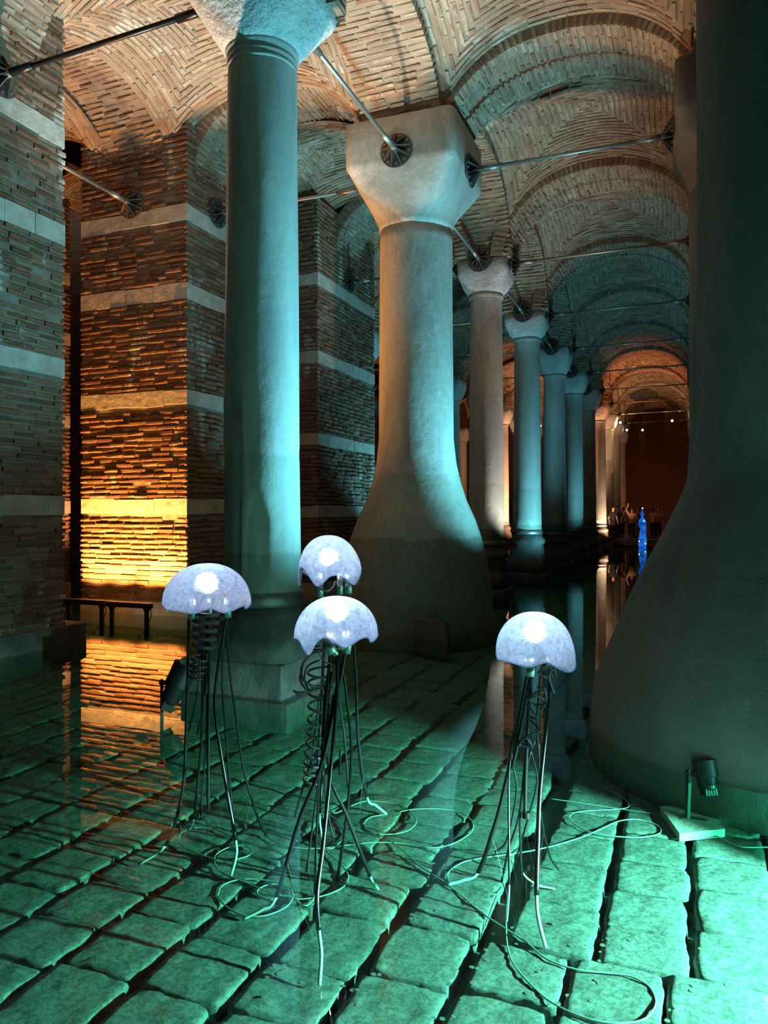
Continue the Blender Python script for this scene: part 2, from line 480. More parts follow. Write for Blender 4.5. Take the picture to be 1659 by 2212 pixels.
def bricks(parent, recs, mat, name='brick', limit=300, minpx=12):
    """recs: list of (centre, L, N, length, thickness, depth). The ones that show largest become single parts."""
    if not recs: return
    C = np.array([r[0] for r in recs]); L = np.array([r[1] for r in recs]); N = np.array([r[2] for r in recs])
    D = np.array([r[3:6] for r in recs])
    L /= np.linalg.norm(L, axis=1)[:, None]
    N -= L * (N * L).sum(1)[:, None]; N /= np.linalg.norm(N, axis=1)[:, None]
    T = np.cross(N, L)
    A = np.stack((L * D[:, :1], T * D[:, 1:2], N * D[:, 2:3]), axis=2)     # columns
    var = rng.integers(0, NV, len(C))
    x, y, zc = proj(C)
    view = np.array((0, 0, CH)) - C
    dist = np.linalg.norm(view, axis=1)
    cosv = (view * N).sum(1) / dist
    ok = (zc > 0.5) & (x > -30) & (x < 1690) & (y > -30) & (y < 2240) & (cosv > 0.02) & (D[:, 0] * F / np.maximum(zc, .1) > minpx)
    score = np.where(ok, D[:, 0] * D[:, 1] * cosv / dist ** 2, -1)
    order = np.argsort(-score)
    single = [i for i in order[:limit] if score[i] > 0]
    ss = set(single)
    base = wloc(parent)
    for i in single:
        o = bpy.data.objects.new(name, unit_mesh(int(var[i]), mat))
        m = np.eye(4); m[:3, :3] = A[i]; m[:3, 3] = C[i] - base
        o.matrix_basis = Matrix(m.tolist())
        o.parent = parent
        COL.objects.link(o)
    rest = np.array([i for i in range(len(C)) if i not in ss], int)
    if len(rest):
        V = np.einsum('nij,nkj->nki', A[rest], UV_[var[rest]]) + C[rest][:, None, :] - base
        Fc = (UFA[None] + (np.arange(len(rest)) * 12)[:, None, None]).reshape(-1, 4)
        me = bpy.data.meshes.new('small_' + name)
        nv = len(rest) * 12; nf = len(Fc)
        me.vertices.add(nv); me.vertices.foreach_set('co', V.reshape(-1))
        me.loops.add(nf * 4); me.loops.foreach_set('vertex_index', Fc.reshape(-1).astype(np.int32))
        me.polygons.add(nf); me.polygons.foreach_set('loop_start', (np.arange(nf) * 4).astype(np.int32)); me.polygons.foreach_set('loop_total', np.full(nf, 4, np.int32))
        me.update(calc_edges=True)
        me.materials.append(mat)
        o = bpy.data.objects.new('small_' + name, me); o.parent = parent; o['kind'] = 'stuff'
        COL.objects.link(o)

ORD = ['first', 'second', 'third', 'fourth', 'fifth', 'sixth', 'seventh', 'eighth', 'ninth', 'tenth', 'eleventh', 'twelfth']

# ------------------------------------------------------------------ layout
XL, XR, XP, XQ = -4.24, 0.80, -9.44, -14.5
def U(k): return 7.3 + 4.9 * k
ZS, ZC = 7.5, 9.07
HB = 0.68      # half width of an arch band
WEB = 0.17     # vault lies this much above the arch soffit

# ------------------------------------------------------------------ setting: floor, water, walls
fl = empty('floor', (0, 0, FLOOR), kind='structure')
mesh('silt_bed', [(-24, -3, FLOOR - .085), (12, -3, FLOOR - .085), (12, 62, FLOOR - .085), (-24, 62, FLOOR - .085)], [(0, 1, 2, 3)], M['grout'], fl)

from mathutils import noise as mnoise
def stone_verts(x0, x1, y0, y1, zt, r, n=10):
    """irregular worn slab with a rough top"""
    cx, cy = (x0 + x1) / 2, (y0 + y1) / 2
    hx, hy = (x1 - x0) / 2, (y1 - y0) / 2
    sd = Vector((r.uniform(0, 50), r.uniform(0, 50), r.uniform(0, 50)))
    tx, ty = r.uniform(-.018, .018), r.uniform(-.018, .018)
    rd = r.uniform(.02, .07)
    kx, ky = r.uniform(-.05, .05), r.uniform(-.05, .05)
    def shape(u, v):
        # rounded, wobbling outline
        m = max(abs(u), abs(v)); l = math.hypot(u, v)
        c = 1 - rd * max(0, min(abs(u), abs(v)) / max(m, 1e-6) - .55) / .45 * m
        w_ = mnoise.noise(sd + Vector((u * 1.6, v * 1.6, 0))) * .055 + mnoise.noise(sd + Vector((u * 4, v * 4, 7))) * .03
        return (u * c * (1 + w_) + kx * v * v * .6 * u, v * c * (1 + w_) + ky * u * u * .6 * v)
    def top(px_, py_, m):
        q = Vector((px_ * 9, py_ * 9, 0)) + sd
        return zt + tx * (px_ - cx) + ty * (py_ - cy) + .0075 * mnoise.noise(q) + .0065 * mnoise.noise(q * 2.7) - .0045 * max(0, m - .8) / .2
    V = []; Fc = []
    for j in range(n + 1):
        for i in range(n + 1):
            u, v = -1 + 2 * i / n, -1 + 2 * j / n
            u = math.copysign(abs(u) ** .85, u); v = math.copysign(abs(v) ** .85, v)
            a_, b_ = shape(u, v)
            X, Y = cx + hx * a_, cy + hy * b_
            V.append((X, Y, top(X, Y, max(abs(u), abs(v)))))
    for j in range(n):
        for i in range(n):
            k = j * (n + 1) + i
            Fc.append((k, k + 1, k + n + 2, k + n + 1))
    per = [i for i in range(n)] + [(j + 1) * (n + 1) - 1 for j in range(n)] + [n * (n + 1) + n - i for i in range(n)] + [(n - j) * (n + 1) for j in range(n)]
    o = len(V); L = len(per)
    for k in per:
        p = V[k]; V.append((p[0] + (p[0] - cx) * .03, p[1] + (p[1] - cy) * .03, p[2] - .022))
    for k in per:
        p = V[k]; V.append((p[0] + (p[0] - cx) * .04, p[1] + (p[1] - cy) * .04, zt - .09))
    for k in range(L):
        k2 = (k + 1) % L
        Fc.append((per[k2], per[k], o + k, o + k2)); Fc.append((o + k2, o + k, o + L + k, o + L + k2))
    return V, Fc

stones = []
rs = random.Random(5)
v = -11.0
rows = []
g0 = [-3.65, -3.20, -2.74, -2.285, -1.835, -1.385, -0.945, -0.51, -0.075, 0.37, 0.82, 1.27]
K_ = (1.92 - FLOOR) / 2.12
grooves = [g0[0] - .455 * i for i in range(18, 0, -1)] + g0 + [g0[-1] + .45 * i for i in range(1, 8)]
grooves = [q * K_ for q in grooves]
for gi in range(len(grooves) - 1):
    a, b = grooves[gi], grooves[gi + 1]
    u = 1.55 + rs.uniform(-.05, .05)
    known = {(-2.74): [2.20, 2.76, 3.23, 3.70], (-2.285): [2.2, 2.74, 3.17, 3.60], (-1.835): [2.3, 2.76, 3.13, 3.625], (-1.385): [2.4, 2.80, 3.21, 3.66],
             (-.945): [2.85, 3.26, 3.67], (-.51): [2.8, 3.25, 3.68], (-.075): [2.9, 3.30, 3.72]}.get(round(a / K_, 3))
    js = [u]
    if known: js += [q * K_ for q in known]
    while js[-1] < 23: js.append(js[-1] + rs.uniform(.36, .52))
    for i in range(len(js) - 1):
        u0, u1 = js[i], js[i + 1]
        sh = 0.115 if (u0 > 3.75 and a > -1.2) else rs.uniform(-.012, .012)
        if u0 > 3.75 and a < -1.2: sh = rs.uniform(-.03, .03)
        stones.append((a + .024 + sh + rs.uniform(-.012, .012), b - .024 + sh + rs.uniform(-.012, .012), u0 + .012 + rs.uniform(-.008, .008), u1 - .012 + rs.uniform(-.008, .008)))
SC = np.array([((a + b) / 2, (c + d) / 2, FLOOR) for a, b, c, d in stones])
sx, sy, sz = proj(SC)
vis = (sz > 1) & (sx > -80) & (sx < 1740) & (sy > 1150) & (sy < 2290)
score = np.where(vis, 1 / np.maximum(sz, .1) ** 3, -1)
order = list(np.argsort(-score))
MBs = MB()
SV = []
for rank, i in enumerate(order):
    if not vis[i] and sz[i] < 1: continue
    Vv, Ff = stone_verts(*stones[i], FLOOR + rs.uniform(-.008, .006), rs, 12 if rank < 160 else (8 if rank < 300 else 4))
    if rank < 300: SV += Vv[:len(Vv) - 2 * 4 * (12 if rank < 160 else 8)]
    if rank < 300 and score[i] > 0:
        mesh('paving_stone', Vv, Ff, M['floor'], fl, True)
    elif SC[i][0] > -12:
        MBs.add(Vv, Ff)
tag(MBs.build('small_paving_stone', M['floor'], fl, True), kind='stuff')

tag(MB().box((-24, -3, -.5), (12, 62, 0)).build('water', M['water']), 'still dark green water flooding the floor between the columns', 'water', kind='stuff')

def wall_tex():
    t = NT('far_brick_wall')
    ge = t.n('ShaderNodeNewGeometry')
    sp = t.n('ShaderNodeSeparateXYZ'); t.l(ge.outputs['Position'], sp.inputs[0])
    ad = t.n('ShaderNodeMath', operation='ADD'); t.l(sp.outputs[0], ad.inputs[0]); t.l(sp.outputs[1], ad.inputs[1])
    cb = t.n('ShaderNodeCombineXYZ'); t.l(ad.outputs[0], cb.inputs[0]); t.l(sp.outputs[2], cb.inputs[1])
    b = t.n('ShaderNodeTexBrick'); b.inputs['Scale'].default_value = 1.0
    b.inputs['Brick Width'].default_value = .36; b.inputs['Row Height'].default_value = .1; b.inputs['Mortar Size'].default_value = .02
    b.inputs['Color1'].default_value = (.22, .10, .06, 1); b.inputs['Color2'].default_value = (.30, .16, .10, 1); b.inputs['Mortar'].default_value = (.12, .09, .07, 1)
    t.l(cb.outputs[0], b.inputs['Vector'])
    return t.principled(b.outputs['Color'], .9, 0, t.bump(b.outputs['Fac'], -.6, .03), .2)
M['farwall'] = wall_tex()
def wallbox(name, a, b):
    return tag(MB().box(a, b).build(name, M['farwall']), kind='structure')
wallbox('wall_back', (-24, 60, -.3), (12, 60.4, 10.5))
wallbox('wall_left', (-24.4, -3, -.3), (-24, 60, 10.5))
wallbox('wall_right', (12, -3, -.3), (12.4, 60, 10.5))
# the slab of earth over the vaults
tag(MB().box((-24, -3, 10.5), (12.4, 60.4, 10.9)).build('ceiling', M['mortar_pier']), kind='structure')

# ------------------------------------------------------------------ brick piers
BANDS = [(1.83, 2.10), (3.79, 4.06), (5.68, 5.96), (7.08, 7.36)]
PT = 9.0
def pier(x0, x1, y0, y1, label, sides=('f', 'r'), limit=300, minpx=12, seed=1, BANDS=BANDS):
    r = random.Random(seed)
    e = empty('brick_pier', ((x0 + x1) / 2, (y0 + y1) / 2, FLOOR), label, 'pier')
    i = .028
    MB().box((x0 + i, y0 + i, FLOOR - .08), (x1 - i, y1 - i, PT)).build('mortar_core', M['mortar_pier'], e)
    MB().box((x0 - .01, y0 - .01, FLOOR - .08), (x1 + .01, y1 + .01, .24), .02).build('rendered_foot', M['band'], e)
    recs = []; blocks = MB; band_pieces = []
    def face(o, L, N, width):
        z = .29
        k = 0
        while z < PT:
            inb = [b for b in BANDS if b[0] - .035 < z < b[1] + .03]
            if inb:
                b = inb[0]
                s = 0.0
                while s < width - .02:
                    l = min(r.uniform(.5, .95), width - s)
                    if width - s - l < .2: l = width - s
                    band_pieces.append((o + L * (s + .004), o + L * (s + l - .004), N, b[0] + r.uniform(-.015, .01), b[1] + r.uniform(-.01, .015), r.uniform(-.022, -.008)))
                    s += l
                z = b[1] + .055
                continue
            s = -r.uniform(0, .3) if k % 2 else -r.uniform(0, .12)
            while s < width:
                l = r.uniform(.26, .42)
                a, b_ = max(s, 0.0), min(s + l - .012, width)
                if b_ - a > .05 and r.random() > .015:
                    c = o + L * ((a + b_) / 2) + np.array((0, 0, z + r.uniform(-.006, .006))) + N * r.uniform(-.022, .014)
                    Lj = L + np.array((0, 0, r.uniform(-.02, .02)))
                    recs.append((c, Lj, N.copy(), b_ - a, r.uniform(.048, .060), .045))
                s += l
            z += .0955 + r.uniform(-.004, .004)
            k += 1
    if 'f' in sides: face(np.array((x0, y0, 0.)), np.array((1., 0, 0)), np.array((0., -1, 0)), x1 - x0)
    if 'r' in sides: face(np.array((x1, y0, 0.)), np.array((0., 1, 0)), np.array((1., 0, 0)), y1 - y0)
    if 'l' in sides: face(np.array((x0, y0, 0.)), np.array((0., 1, 0)), np.array((-1., 0, 0)), y1 - y0)
    bricks(e, recs, M['brick_pier'], 'brick', limit, minpx)
    for (a, b, N, z0, z1, d) in band_pieces:
        L = (b - a); l = np.linalg.norm(L); L /= l
        c = (a + b) / 2
        o = MB().obox(np.array((c[0], c[1], (z0 + z1) / 2)) + N * (d - .05), L * l / 2, N * .06, np.array((0, 0, (z1 - z0) / 2))).build('band_stone', M['band'], e)
    return e
hp = 1.21
pier0 = pier(XP - hp, XP + hp, 5.9, 8.42, 'tall brick pier with pale stone bands at the left edge, lit teal', ('f', 'r'), seed=21)
MB().box((-10.9, 5.6, FLOOR - .08), (-8.17, 8.78, .27), .03).build('projecting_plinth', M['plinth'], pier0)
pier(XP - hp, XP + hp, 11.27, 13.75, 'tall brick pier lit orange from its foot, with pale stone bands', ('f', 'r'), seed=22)
pier(-10.15, -7.7, 15.4, 18.8, 'dim brick pier standing behind the flared pillar, with white bands and drips', ('f', 'r'), seed=23, BANDS=[(1.73, 2.0), (3.38, 3.64), (5.25, 5.52), (7.02, 7.28)])
pier(XQ - hp, XQ + hp + .1, 11.2, 13.65, 'sliver of an orange brick pier in the gap beside the leftmost pier', ('f', 'r'), 300, 6, seed=24)
# ------------------------------------------------------------------ arches
def arch(p0, p1, zs0, zs1, zc, hb, label, limit=300, minpx=12, seed=3, real=True, name='brick_arch'):
    """arch between the two springing points p0, p1 (xy)"""
    r = random.Random(seed)
    p0 = np.array((*p0, 0.)); p1 = np.array((*p1, 0.))
    mid = (p0 + p1) / 2; d = p1 - p0; a = np.linalg.norm(d) / 2; d /= 2 * a
    wv = np.array((-d[1], d[0], 0))
    e = empty(name, (mid[0], mid[1], zc), label, 'arch')
    def z(s):
        s = np.clip(s, -1, 1)
        zs = np.where(s < 0, zs0, zs1)
        return zs + (zc - zs) * np.sqrt(np.maximum(0, 1 - np.abs(s) ** 2.2))
    # dense arc sampling
    tt = np.sin(np.linspace(-math.pi / 2, math.pi / 2, 161))
    xy = mid[None] + d[None] * (tt * a)[:, None]
    Z = z(tt)
    pts = np.column_stack((xy[:, :2], Z))
    seg = np.linalg.norm(np.diff(pts, axis=0), axis=1)
    cum = np.concatenate(([0], np.cumsum(seg)))
    tan = np.gradient(pts, axis=0); tan /= np.linalg.norm(tan, axis=1)[:, None]
    nin = np.cross(tan, wv); 
    if nin[80, 2] > 0: nin = -nin            # inward = down
    # core
    idx = list(range(0, 161, 4))
    V = []; Fc = []
    hc = hb - .014
    for i in idx:
        b = pts[i] - nin[i] * .02
        t2 = pts[i] - nin[i] * .30
        V += [b - wv * hc, b + wv * hc, t2 + wv * hc, t2 - wv * hc]
    for j in range(len(idx) - 1):
        o = 4 * j
        for k in range(4):
            Fc.append((o + k, o + (k + 1) % 4, o + 4 + (k + 1) % 4, o + 4 + k))
    mesh('mortar_core', V, Fc, M['mortar_vault'], e)
    recs = []
    n = int(cum[-1] / .098)
    for c in range(n):
        s = (c + .5) / n * cum[-1]
        pos = np.array([np.interp(s, cum, pts[:, k]) for k in range(3)])
        N = np.array([np.interp(s, cum, nin[:, k]) for k in range(3)])
        q = -hb - (r.uniform(0, .3) if c % 2 else r.uniform(0, .1))
        while q < hb:
            l = r.uniform(.26, .40)
            x0, x1 = max(q, -hb), min(q + l - .016, hb)
            if x1 - x0 > .06:
                recs.append((pos + wv * (x0 + x1) / 2 + N * r.uniform(-.010, .014), wv + np.array((0, 0, r.uniform(-.02, .02))), N.copy(), x1 - x0, r.uniform(.046, .066), .26))
            q += l
    bricks(e, recs, M['brick_vault'], 'brick', limit if real else 0, minpx)
    return e

def colname(k, side):
    return f'{ORD[k]} column of the {side} row'
CW = 0.56
for k in range(0, 10):          # left row, along the aisle
    lab = ['broad brick arch high between the slender front column and the flared pillar', 'brick arch from the flared pillar to the column with the white lit capital'][k] if k < 2 else \
        f'brick arch linking the {ORD[k]} and {ORD[k+1]} columns of the left row, counted from the front'
    arch((XL, U(k) + CW), (XL, U(k + 1) - CW), ZS, ZS, ZC, HB, lab, 300, 12, 40 + k, k < 4)
for k in range(0, 11):          # across the main aisle
    lab = f'brick arch across the main aisle at the {ORD[k]} pair of columns from the front'
    arch((XL + CW, U(k)), (XR - CW, U(k)), ZS, ZS, ZC, HB, lab, 300, 12, 60 + k, k < 4)
for k in range(0, 10):          # right row
    arch((XR, U(k) + CW), (XR, U(k + 1) - CW), ZS, ZS, ZC, HB, f'brick arch linking the {ORD[k]} and {ORD[k+1]} supports of the right row', 300, 12, 80 + k, k < 1)
for k in range(0, 10):          # across the left aisle
    x0 = (-8.25, -8.25, -7.72)[k] if k < 3 else XP + CW
    arch((x0, U(k)), (XL - CW, U(k)), 8.0 if k < 3 else ZS, ZS, 9.25 if k < 3 else ZC, HB, f'brick arch across the left aisle behind the {ORD[k]} column of the left row', 300, 12, 100 + k, k < 3)
for k in range(0, 9):           # along the pier row
    y0 = [8.40, 13.7, 18.75][k] if k < 3 else U(k) + CW
    y1 = [11.29, 15.45, U(3) - CW][k] if k < 3 else U(k + 1) - CW
    lab = ['brick arch glowing beige between the leftmost pier and the orange lit pier', 'brick arch between the orange lit pier and the dim pier behind the flared pillar', 'brick arch behind the dim banded pier'][k] if k < 3 else \
        f'brick arch linking the {ORD[k]} and {ORD[k+1]} supports of the pier row'
    arch((XP, y0), (XP, y1), 8.35 if k < 2 else 8.0, 8.35 if k < 2 else ZS, 9.32, HB, lab, 300, 12, 120 + k, k < 2)

# ------------------------------------------------------------------ vault webs
def vault(xc, yc, hx, hy, ax, ay, label, real=True, limit=300, seed=5, hole=None, minpx=12, zoff=0.0):
    """groin vault over one bay: half sizes hx, hy; ax, ay = half spans of the curves"""
    r = random.Random(seed)
    e = empty('ceiling', (xc, yc, ZC + .3), None, None, None, 'structure')
    def f(t, a): return ZS + zoff + (ZC - ZS) * np.sqrt(np.maximum(.0, 1 - np.abs(np.minimum(np.abs(t), a * .999) / a) ** 2.2)) + WEB
    def zz(x, y):
        p = f(x, ax); q = f(y, ay)
        k = .10
        m = np.maximum(p, q) + .5 * np.maximum(0, k - np.abs(p - q)) ** 2 / (2 * k)
        return m + .22 * (1 - (x / hx) ** 2) * (1 - (y / hy) ** 2)
    def nrm(x, y):
        h = .02
        dx = (zz(x + h, y) - zz(x - h, y)) / (2 * h); dy = (zz(x, y + h) - zz(x, y - h)) / (2 * h)
        n = np.array((dx, dy, -1.0)); return n / np.linalg.norm(n)
    n = 32 if hole is None else 72
    gx = np.linspace(-hx - .06, hx + .06, n + 1); gy = np.linspace(-hy - .06, hy + .06, n + 1)
    X, Y = np.meshgrid(gx, gy)
    Z = zz(X, Y) + .022
    if hole is not None:
        Z += .9 * np.exp(-(((X - hole[0]) / hole[2]) ** 4 + ((Y - hole[1]) / hole[3]) ** 4))
    V = np.column_stack((X.ravel() + xc, Y.ravel() + yc, Z.ravel()))
    Fc = [(j * (n + 1) + i, (j + 1) * (n + 1) + i, (j + 1) * (n + 1) + i + 1, j * (n + 1) + i + 1) for j in range(n) for i in range(n)]
    mesh('mortar_shell', V, Fc, M['mortar_vault'], e, True)
    recs = []
    def course(fixed, axis, sgn):
        # pitched brick course at |coordinate| = fixed; runs over the other coordinate up to the groin
        lim = fixed * (hx / hy if axis == 'y' else hy / hx)
        s = -lim - r.uniform(0, .25)
        while s < lim:
            z_l = r.uniform(.24, .38)
            # step in plan scaled by slope
            c0 = max(s, -lim)
            x, y = (sgn * fixed, c0) if axis == 'x' else (c0, sgn * fixed)
            N = nrm(x, y)
            sl = math.sqrt(max(.12, 1 - (N[1] if axis == 'x' else N[0]) ** 2))
            dl = z_l * sl
            c1 = min(s + dl, lim)
            if c1 - c0 > .05:
                cm = (c0 + c1) / 2
                x, y = (sgn * fixed, cm) if axis == 'x' else (cm, sgn * fixed)
                if not (hole is not None and abs(x - hole[0]) < hole[2] and abs(y - hole[1]) < hole[3]):
                    N = nrm(x, y)
                    h = .5 * (c1 - c0)
                    if axis == 'x':
                        A = np.array((x, y - h, zz(x, y - h))); B = np.array((x, y + h, zz(x, y + h)))
                    else:
                        A = np.array((x - h, y, zz(x - h, y))); B = np.array((x + h, y, zz(x + h, y)))
                    L = B - A
                    c = np.array((x + xc, y + yc, zz(x, y))) + N * r.uniform(-.008, .014)
                    recs.append((c, L + np.array((0, 0, r.uniform(-.01, .01))), N, max(.05, np.linalg.norm(L) - .016), r.uniform(.046, .062), .06))
            s += dl
    for axis, h in (('x', hx), ('y', hy)):
        m = int(h / .098)
        for i in range(m):
            for sgn in (-1, 1):
                course((i + .5) / m * h, axis, sgn)
    bricks(e, recs, M['brick_vault'], 'brick', limit if real else 0, minpx)
    return e
def bay(x0, x1, k, real, seed, hole=None, **kw):
    xc, yc = (x0 + x1) / 2, U(k) + 2.45
    hx = (x1 - x0) / 2 - HB; hy = 2.45 - HB
    return vault(xc, yc, hx, hy, (x1 - x0) / 2 - CW, 2.45 - CW, '', real, 300, seed, hole, **kw)
bay(XL, XR, 0, True, 200)
bay(XL, XR, 1, True, 201, hole=(-.42, -.98, .38, .19))
for k in range(2, 10): bay(XL, XR, k, k < 3, 200 + k)
bay(XP, XL, 0, True, 220); bay(XP, XL, 1, True, 221)
for k in range(2, 9): bay(XP, XL, k, False, 220 + k)
bay(XQ, XP, 0, True, 240, minpx=8); bay(XQ, XP, 1, True, 241, minpx=8); bay(XQ, XP, 2, False, 242)
for k in range(6, 9): bay(XQ, XP, k, False, 250 + k)
for k in range(0, 3): bay(XR, XR + 5.0, k, False, 260 + k)

# ------------------------------------------------------------------ columns
def marble_column(x, y, label, neck=6.82, wob=.008, base=True, rb=.405, rt=.36, cap_h=.68, cap_w=.58, band_z=1.06, ped=.56, ped_h=.42):
    e = empty('stone_column', (x, y, FLOOR), label, 'column', 'marble columns in rows')
    c = (x, y, 0)
    MB().box((x - ped - .07, y - ped - .07, FLOOR - .08), (x + ped + .07, y + ped + .07, .12), .02).build('step', M['plinth'], e)
    MB().lathe(c, [(.12, ped, 14), (ped_h, ped, 14), (ped_h + .02, ped * .96, 10), (ped_h + .16, ped * .88, 5), (ped_h + .24, rb + .09, 2.6), (band_z - .30, rb + .05, 2),
                   (band_z - .27, rb + .09, 2), (band_z - .20, rb + .11, 2), (band_z - .13, rb + .09, 2), (band_z - .10, rb + .04, 2), (band_z, rb + .02, 2)], 40).build('base', M['plinth'], e, True)
    MB().lathe(c, [(band_z, rb + .024), (band_z + .005, rb + .032), (band_z + .115, rb + .032), (band_z + .12, rb + .024)], 40).build('metal_band', M['steel'], e, True)
    rings = []
    for i in range(13):
        q = i / 12
        z = band_z + (neck - .12 - band_z) * q
        rings.append((z, rb + (rt - rb) * (q ** 1.4), 2))
    rings += [(neck - .10, rt + .012), (neck - .07, rt + .035), (neck - .04, rt + .038), (neck - .01, rt + .03), (neck, rt + .01)]
    MB().lathe(c, rings, 44, wob=wob, ph=x + y).build('shaft', M['marble'], e, True)
    h = cap_h
    MB().lathe(c, [(neck, rt + .015, 2), (neck + .06 * h, rt + .07, 2.1), (neck + .2 * h, rt + .14, 2.5), (neck + .38 * h, cap_w * .93, 3.4), (neck + .55 * h, cap_w * .99, 5), (neck + .7 * h, cap_w, 7), (neck + h, cap_w, 8)], 48, wob=.008, ph=y).build('capital', M['capital'], e, True)
    return e

# the slender front column with its broken-edged shaft
def front_column():
    x, y = -4.335, 7.3
    e = empty('stone_column', (x, y, FLOOR), 'tall slender grey column in the foreground, half lit teal, with a flaked lower shaft', 'column', 'marble columns in rows')
    c = (x, y, 0)
    MB().box((x - .78, y - .70, FLOOR - .08), (x + .70, y + .72, -.015), .015).build('step', M['plinth'], e)
    MB().box((x - .66, y - .58, -.05), (x + .57, y + .6, .34), .02).build('step', M['plinth'], e)
    MB().lathe(c, [(.33, .56, 9), (.58, .54, 6), (.6, .52, 3), (.76, .5, 2.4), (.78, .46, 2), (.88, .455, 2)], 40).build('base', M['plinth'], e, True)
    MB().lathe(c, [(.88, .445), (.885, .452), (1.02, .452), (1.025, .445)], 44).build('metal_band', M['steel'], e, True)
    V = []; Fc = []
    n = 72; m = 90
    for j in range(m + 1):
        z = .90 + (6.80 - .90) * j / m
        q = (z - .9) / 5.9
        r = .425 - .050 * q ** 1.3
        for k in range(n):
            a = 2 * math.pi * k / n
            dr = .004 * math.sin(3 * a + z) + .003 * math.sin(7 * a - 2 * z)
            # flaked patches low on the shaft, each a flat facet
            for (a0, wd, z0, z1, dep) in ((-1.95, .38, .9, 3.15, .030), (-1.2, .34, 1.2, 2.05, .026), (-2.75, .4, .9, 2.6, .020), (-1.45, .2, 2.1, 2.9, .012)):
                da = (a - a0 + math.pi) % (2 * math.pi) - math.pi
                if abs(da) < wd and z0 < z < z1 - .25 * (da / wd) ** 2: dr -= dep * min(1, (1 - abs(da) / wd) * 5)
            if abs(z - 2.5) < .04: dr -= .004
            V.append((x + (r + dr) * math.cos(a), y + (r + dr) * math.sin(a), z))
    for j in range(m):
        for k in range(n):
            Fc.append((j * n + k, j * n + (k + 1) % n, (j + 1) * n + (k + 1) % n, (j + 1) * n + k))
    mesh('shaft', V, Fc, M['marble'], e, True)
    MB().lathe(c, [(6.72, .377), (6.73, .384), (6.75, .385), (6.76, .379), (6.79, .379), (6.80, .386), (6.82, .387), (6.83, .380), (6.86, .382), (6.88, .398), (6.92, .402), (6.95, .39)], 48).build('neck_moulding', M['marble'], e, True)
    MB().lathe(c, [(6.90, .39, 2), (6.98, .44, 2.2), (7.10, .51, 2.8), (7.25, .58, 4), (7.38, .635, 7), (7.42, .648, 10), (7.75, .66, 12)], 56, wob=.006).build('capital', M['capital'], e, True)
front_column()

for k in range(2, 11):
    lab = ['', '', 'third column of the left row, its right side lit white and its capital pale', 'fourth column of the left row, lit teal, on a wide dark pedestal', 'fifth column of the left row, mostly in dark teal shade',
           'sixth column of the left row, thin and dark teal', 'seventh column of the left row, a last teal column before the orange ones', 'eighth column of the left row, lit orange from its base lamp',
           'ninth column of the left row, lit yellow on one edge', 'tenth column of the left row, beside the far brick wall', 'eleventh column of the left row, farthest away'][k]
    nk = {2: 6.82, 3: 6.84, 4: 6.60, 5: 6.62, 6: 6.5, 7: 6.6}.get(k, 6.6)
    marble_column(XL, U(k), lab, nk, cap_h=7.5 - nk, ped={2: .47}.get(k, .56), band_z={2: 1.08, 3: 1.2}.get(k, 1.0))
for k in range(2, 11):
    marble_column(XR, U(k), f'{ORD[k]} column of the right row, mostly hidden behind the flared pillars', 6.7, cap_h=.8)
for k in range(3, 10):
    marble_column(XP, U(k), f'{ORD[k]} support of the pier row, a slim column seen between nearer columns', 6.6, cap_h=.9)
for k in range(6, 10):
    marble_column(XQ, U(k), f'{ORD[k]} column of the outermost left row, glowing orange far back', 6.6, cap_h=.9)

# flared concrete pillars
def flared(x, y, rings, mat, label, cap_w, wob):
    e = empty('flared_pillar', (x, y, FLOOR), label, 'pillar', 'flared concrete pillars')
    c = (x, y, 0)
    body = [q for q in rings if q[0] <= 6.61]
    dense = []
    for i in range(len(body) - 1):
        a, b = body[i], body[i + 1]
        for s in range(3):
            t = s / 3
            dense.append((a[0] + (b[0] - a[0]) * t, a[1] + (b[1] - a[1]) * t, 2, a[2] + (b[2] - a[2]) * t))
    dense.append((body[-1][0], body[-1][1], 2, body[-1][2]))
    MB().lathe(c, dense, 64, wob=wob, ph=x).build('shaft', mat, e, True)
    w_ = cap_w
    r0 = body[-1][1]
    cap = MB().lathe(c, [(6.58, r0, 2), (6.68, r0 + .012, 2), (6.78, r0 + .04, 2.1), (6.90, r0 + .09, 2.5), (7.02, r0 + .14 * (w_ / .92), 3.2), (7.2, r0 + .215 * (w_ / .92), 5), (7.40, w_ - .03, 12), (7.47, w_, 18), (7.52, w_, 22), (8.17, w_, 22), (8.19, w_ - .02, 22)], 96, wob=.002)
    cap.build('capital', mat, e, True)
    return e
flared(XL, U(1), [(-.28, 1.30, 0), (0, 1.30, 0), (.55, 1.28, 0), (1.05, 1.21, 0), (1.41, 1.12, 0), (1.75, 1.0, 0), (2.05, .86, 0), (2.35, .76, 0), (2.7, .68, 0), (3.1, .635, 0), (4.5, .625, 0), (6.0, .615, 0), (6.6, .615, 0)],
       M['concrete'], 'flared concrete pillar in the middle with a broad block capital, lit teal on its right', .925, .006)
rR = [(-.28, 1.62, 0), (.1, 1.62, 0), (.377, 1.585, 0), (.53, 1.53, 0), (.875, 1.375, 0), (1.16, 1.24, 0), (1.56, 1.045, 0), (1.92, .88, 0), (2.19, .765, 0), (2.4, .722, 0), (2.8, .70, 0), (4.5, .70, 0), (6.6, .70, 0)]
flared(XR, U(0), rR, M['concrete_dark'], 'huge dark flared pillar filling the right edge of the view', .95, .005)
flared(XR + .02, U(1), [(z, r * 1.08, o) for z, r, o in rR], M['concrete_dark'], 'dark flared pillar just showing behind the huge one at the right', .95, .005)

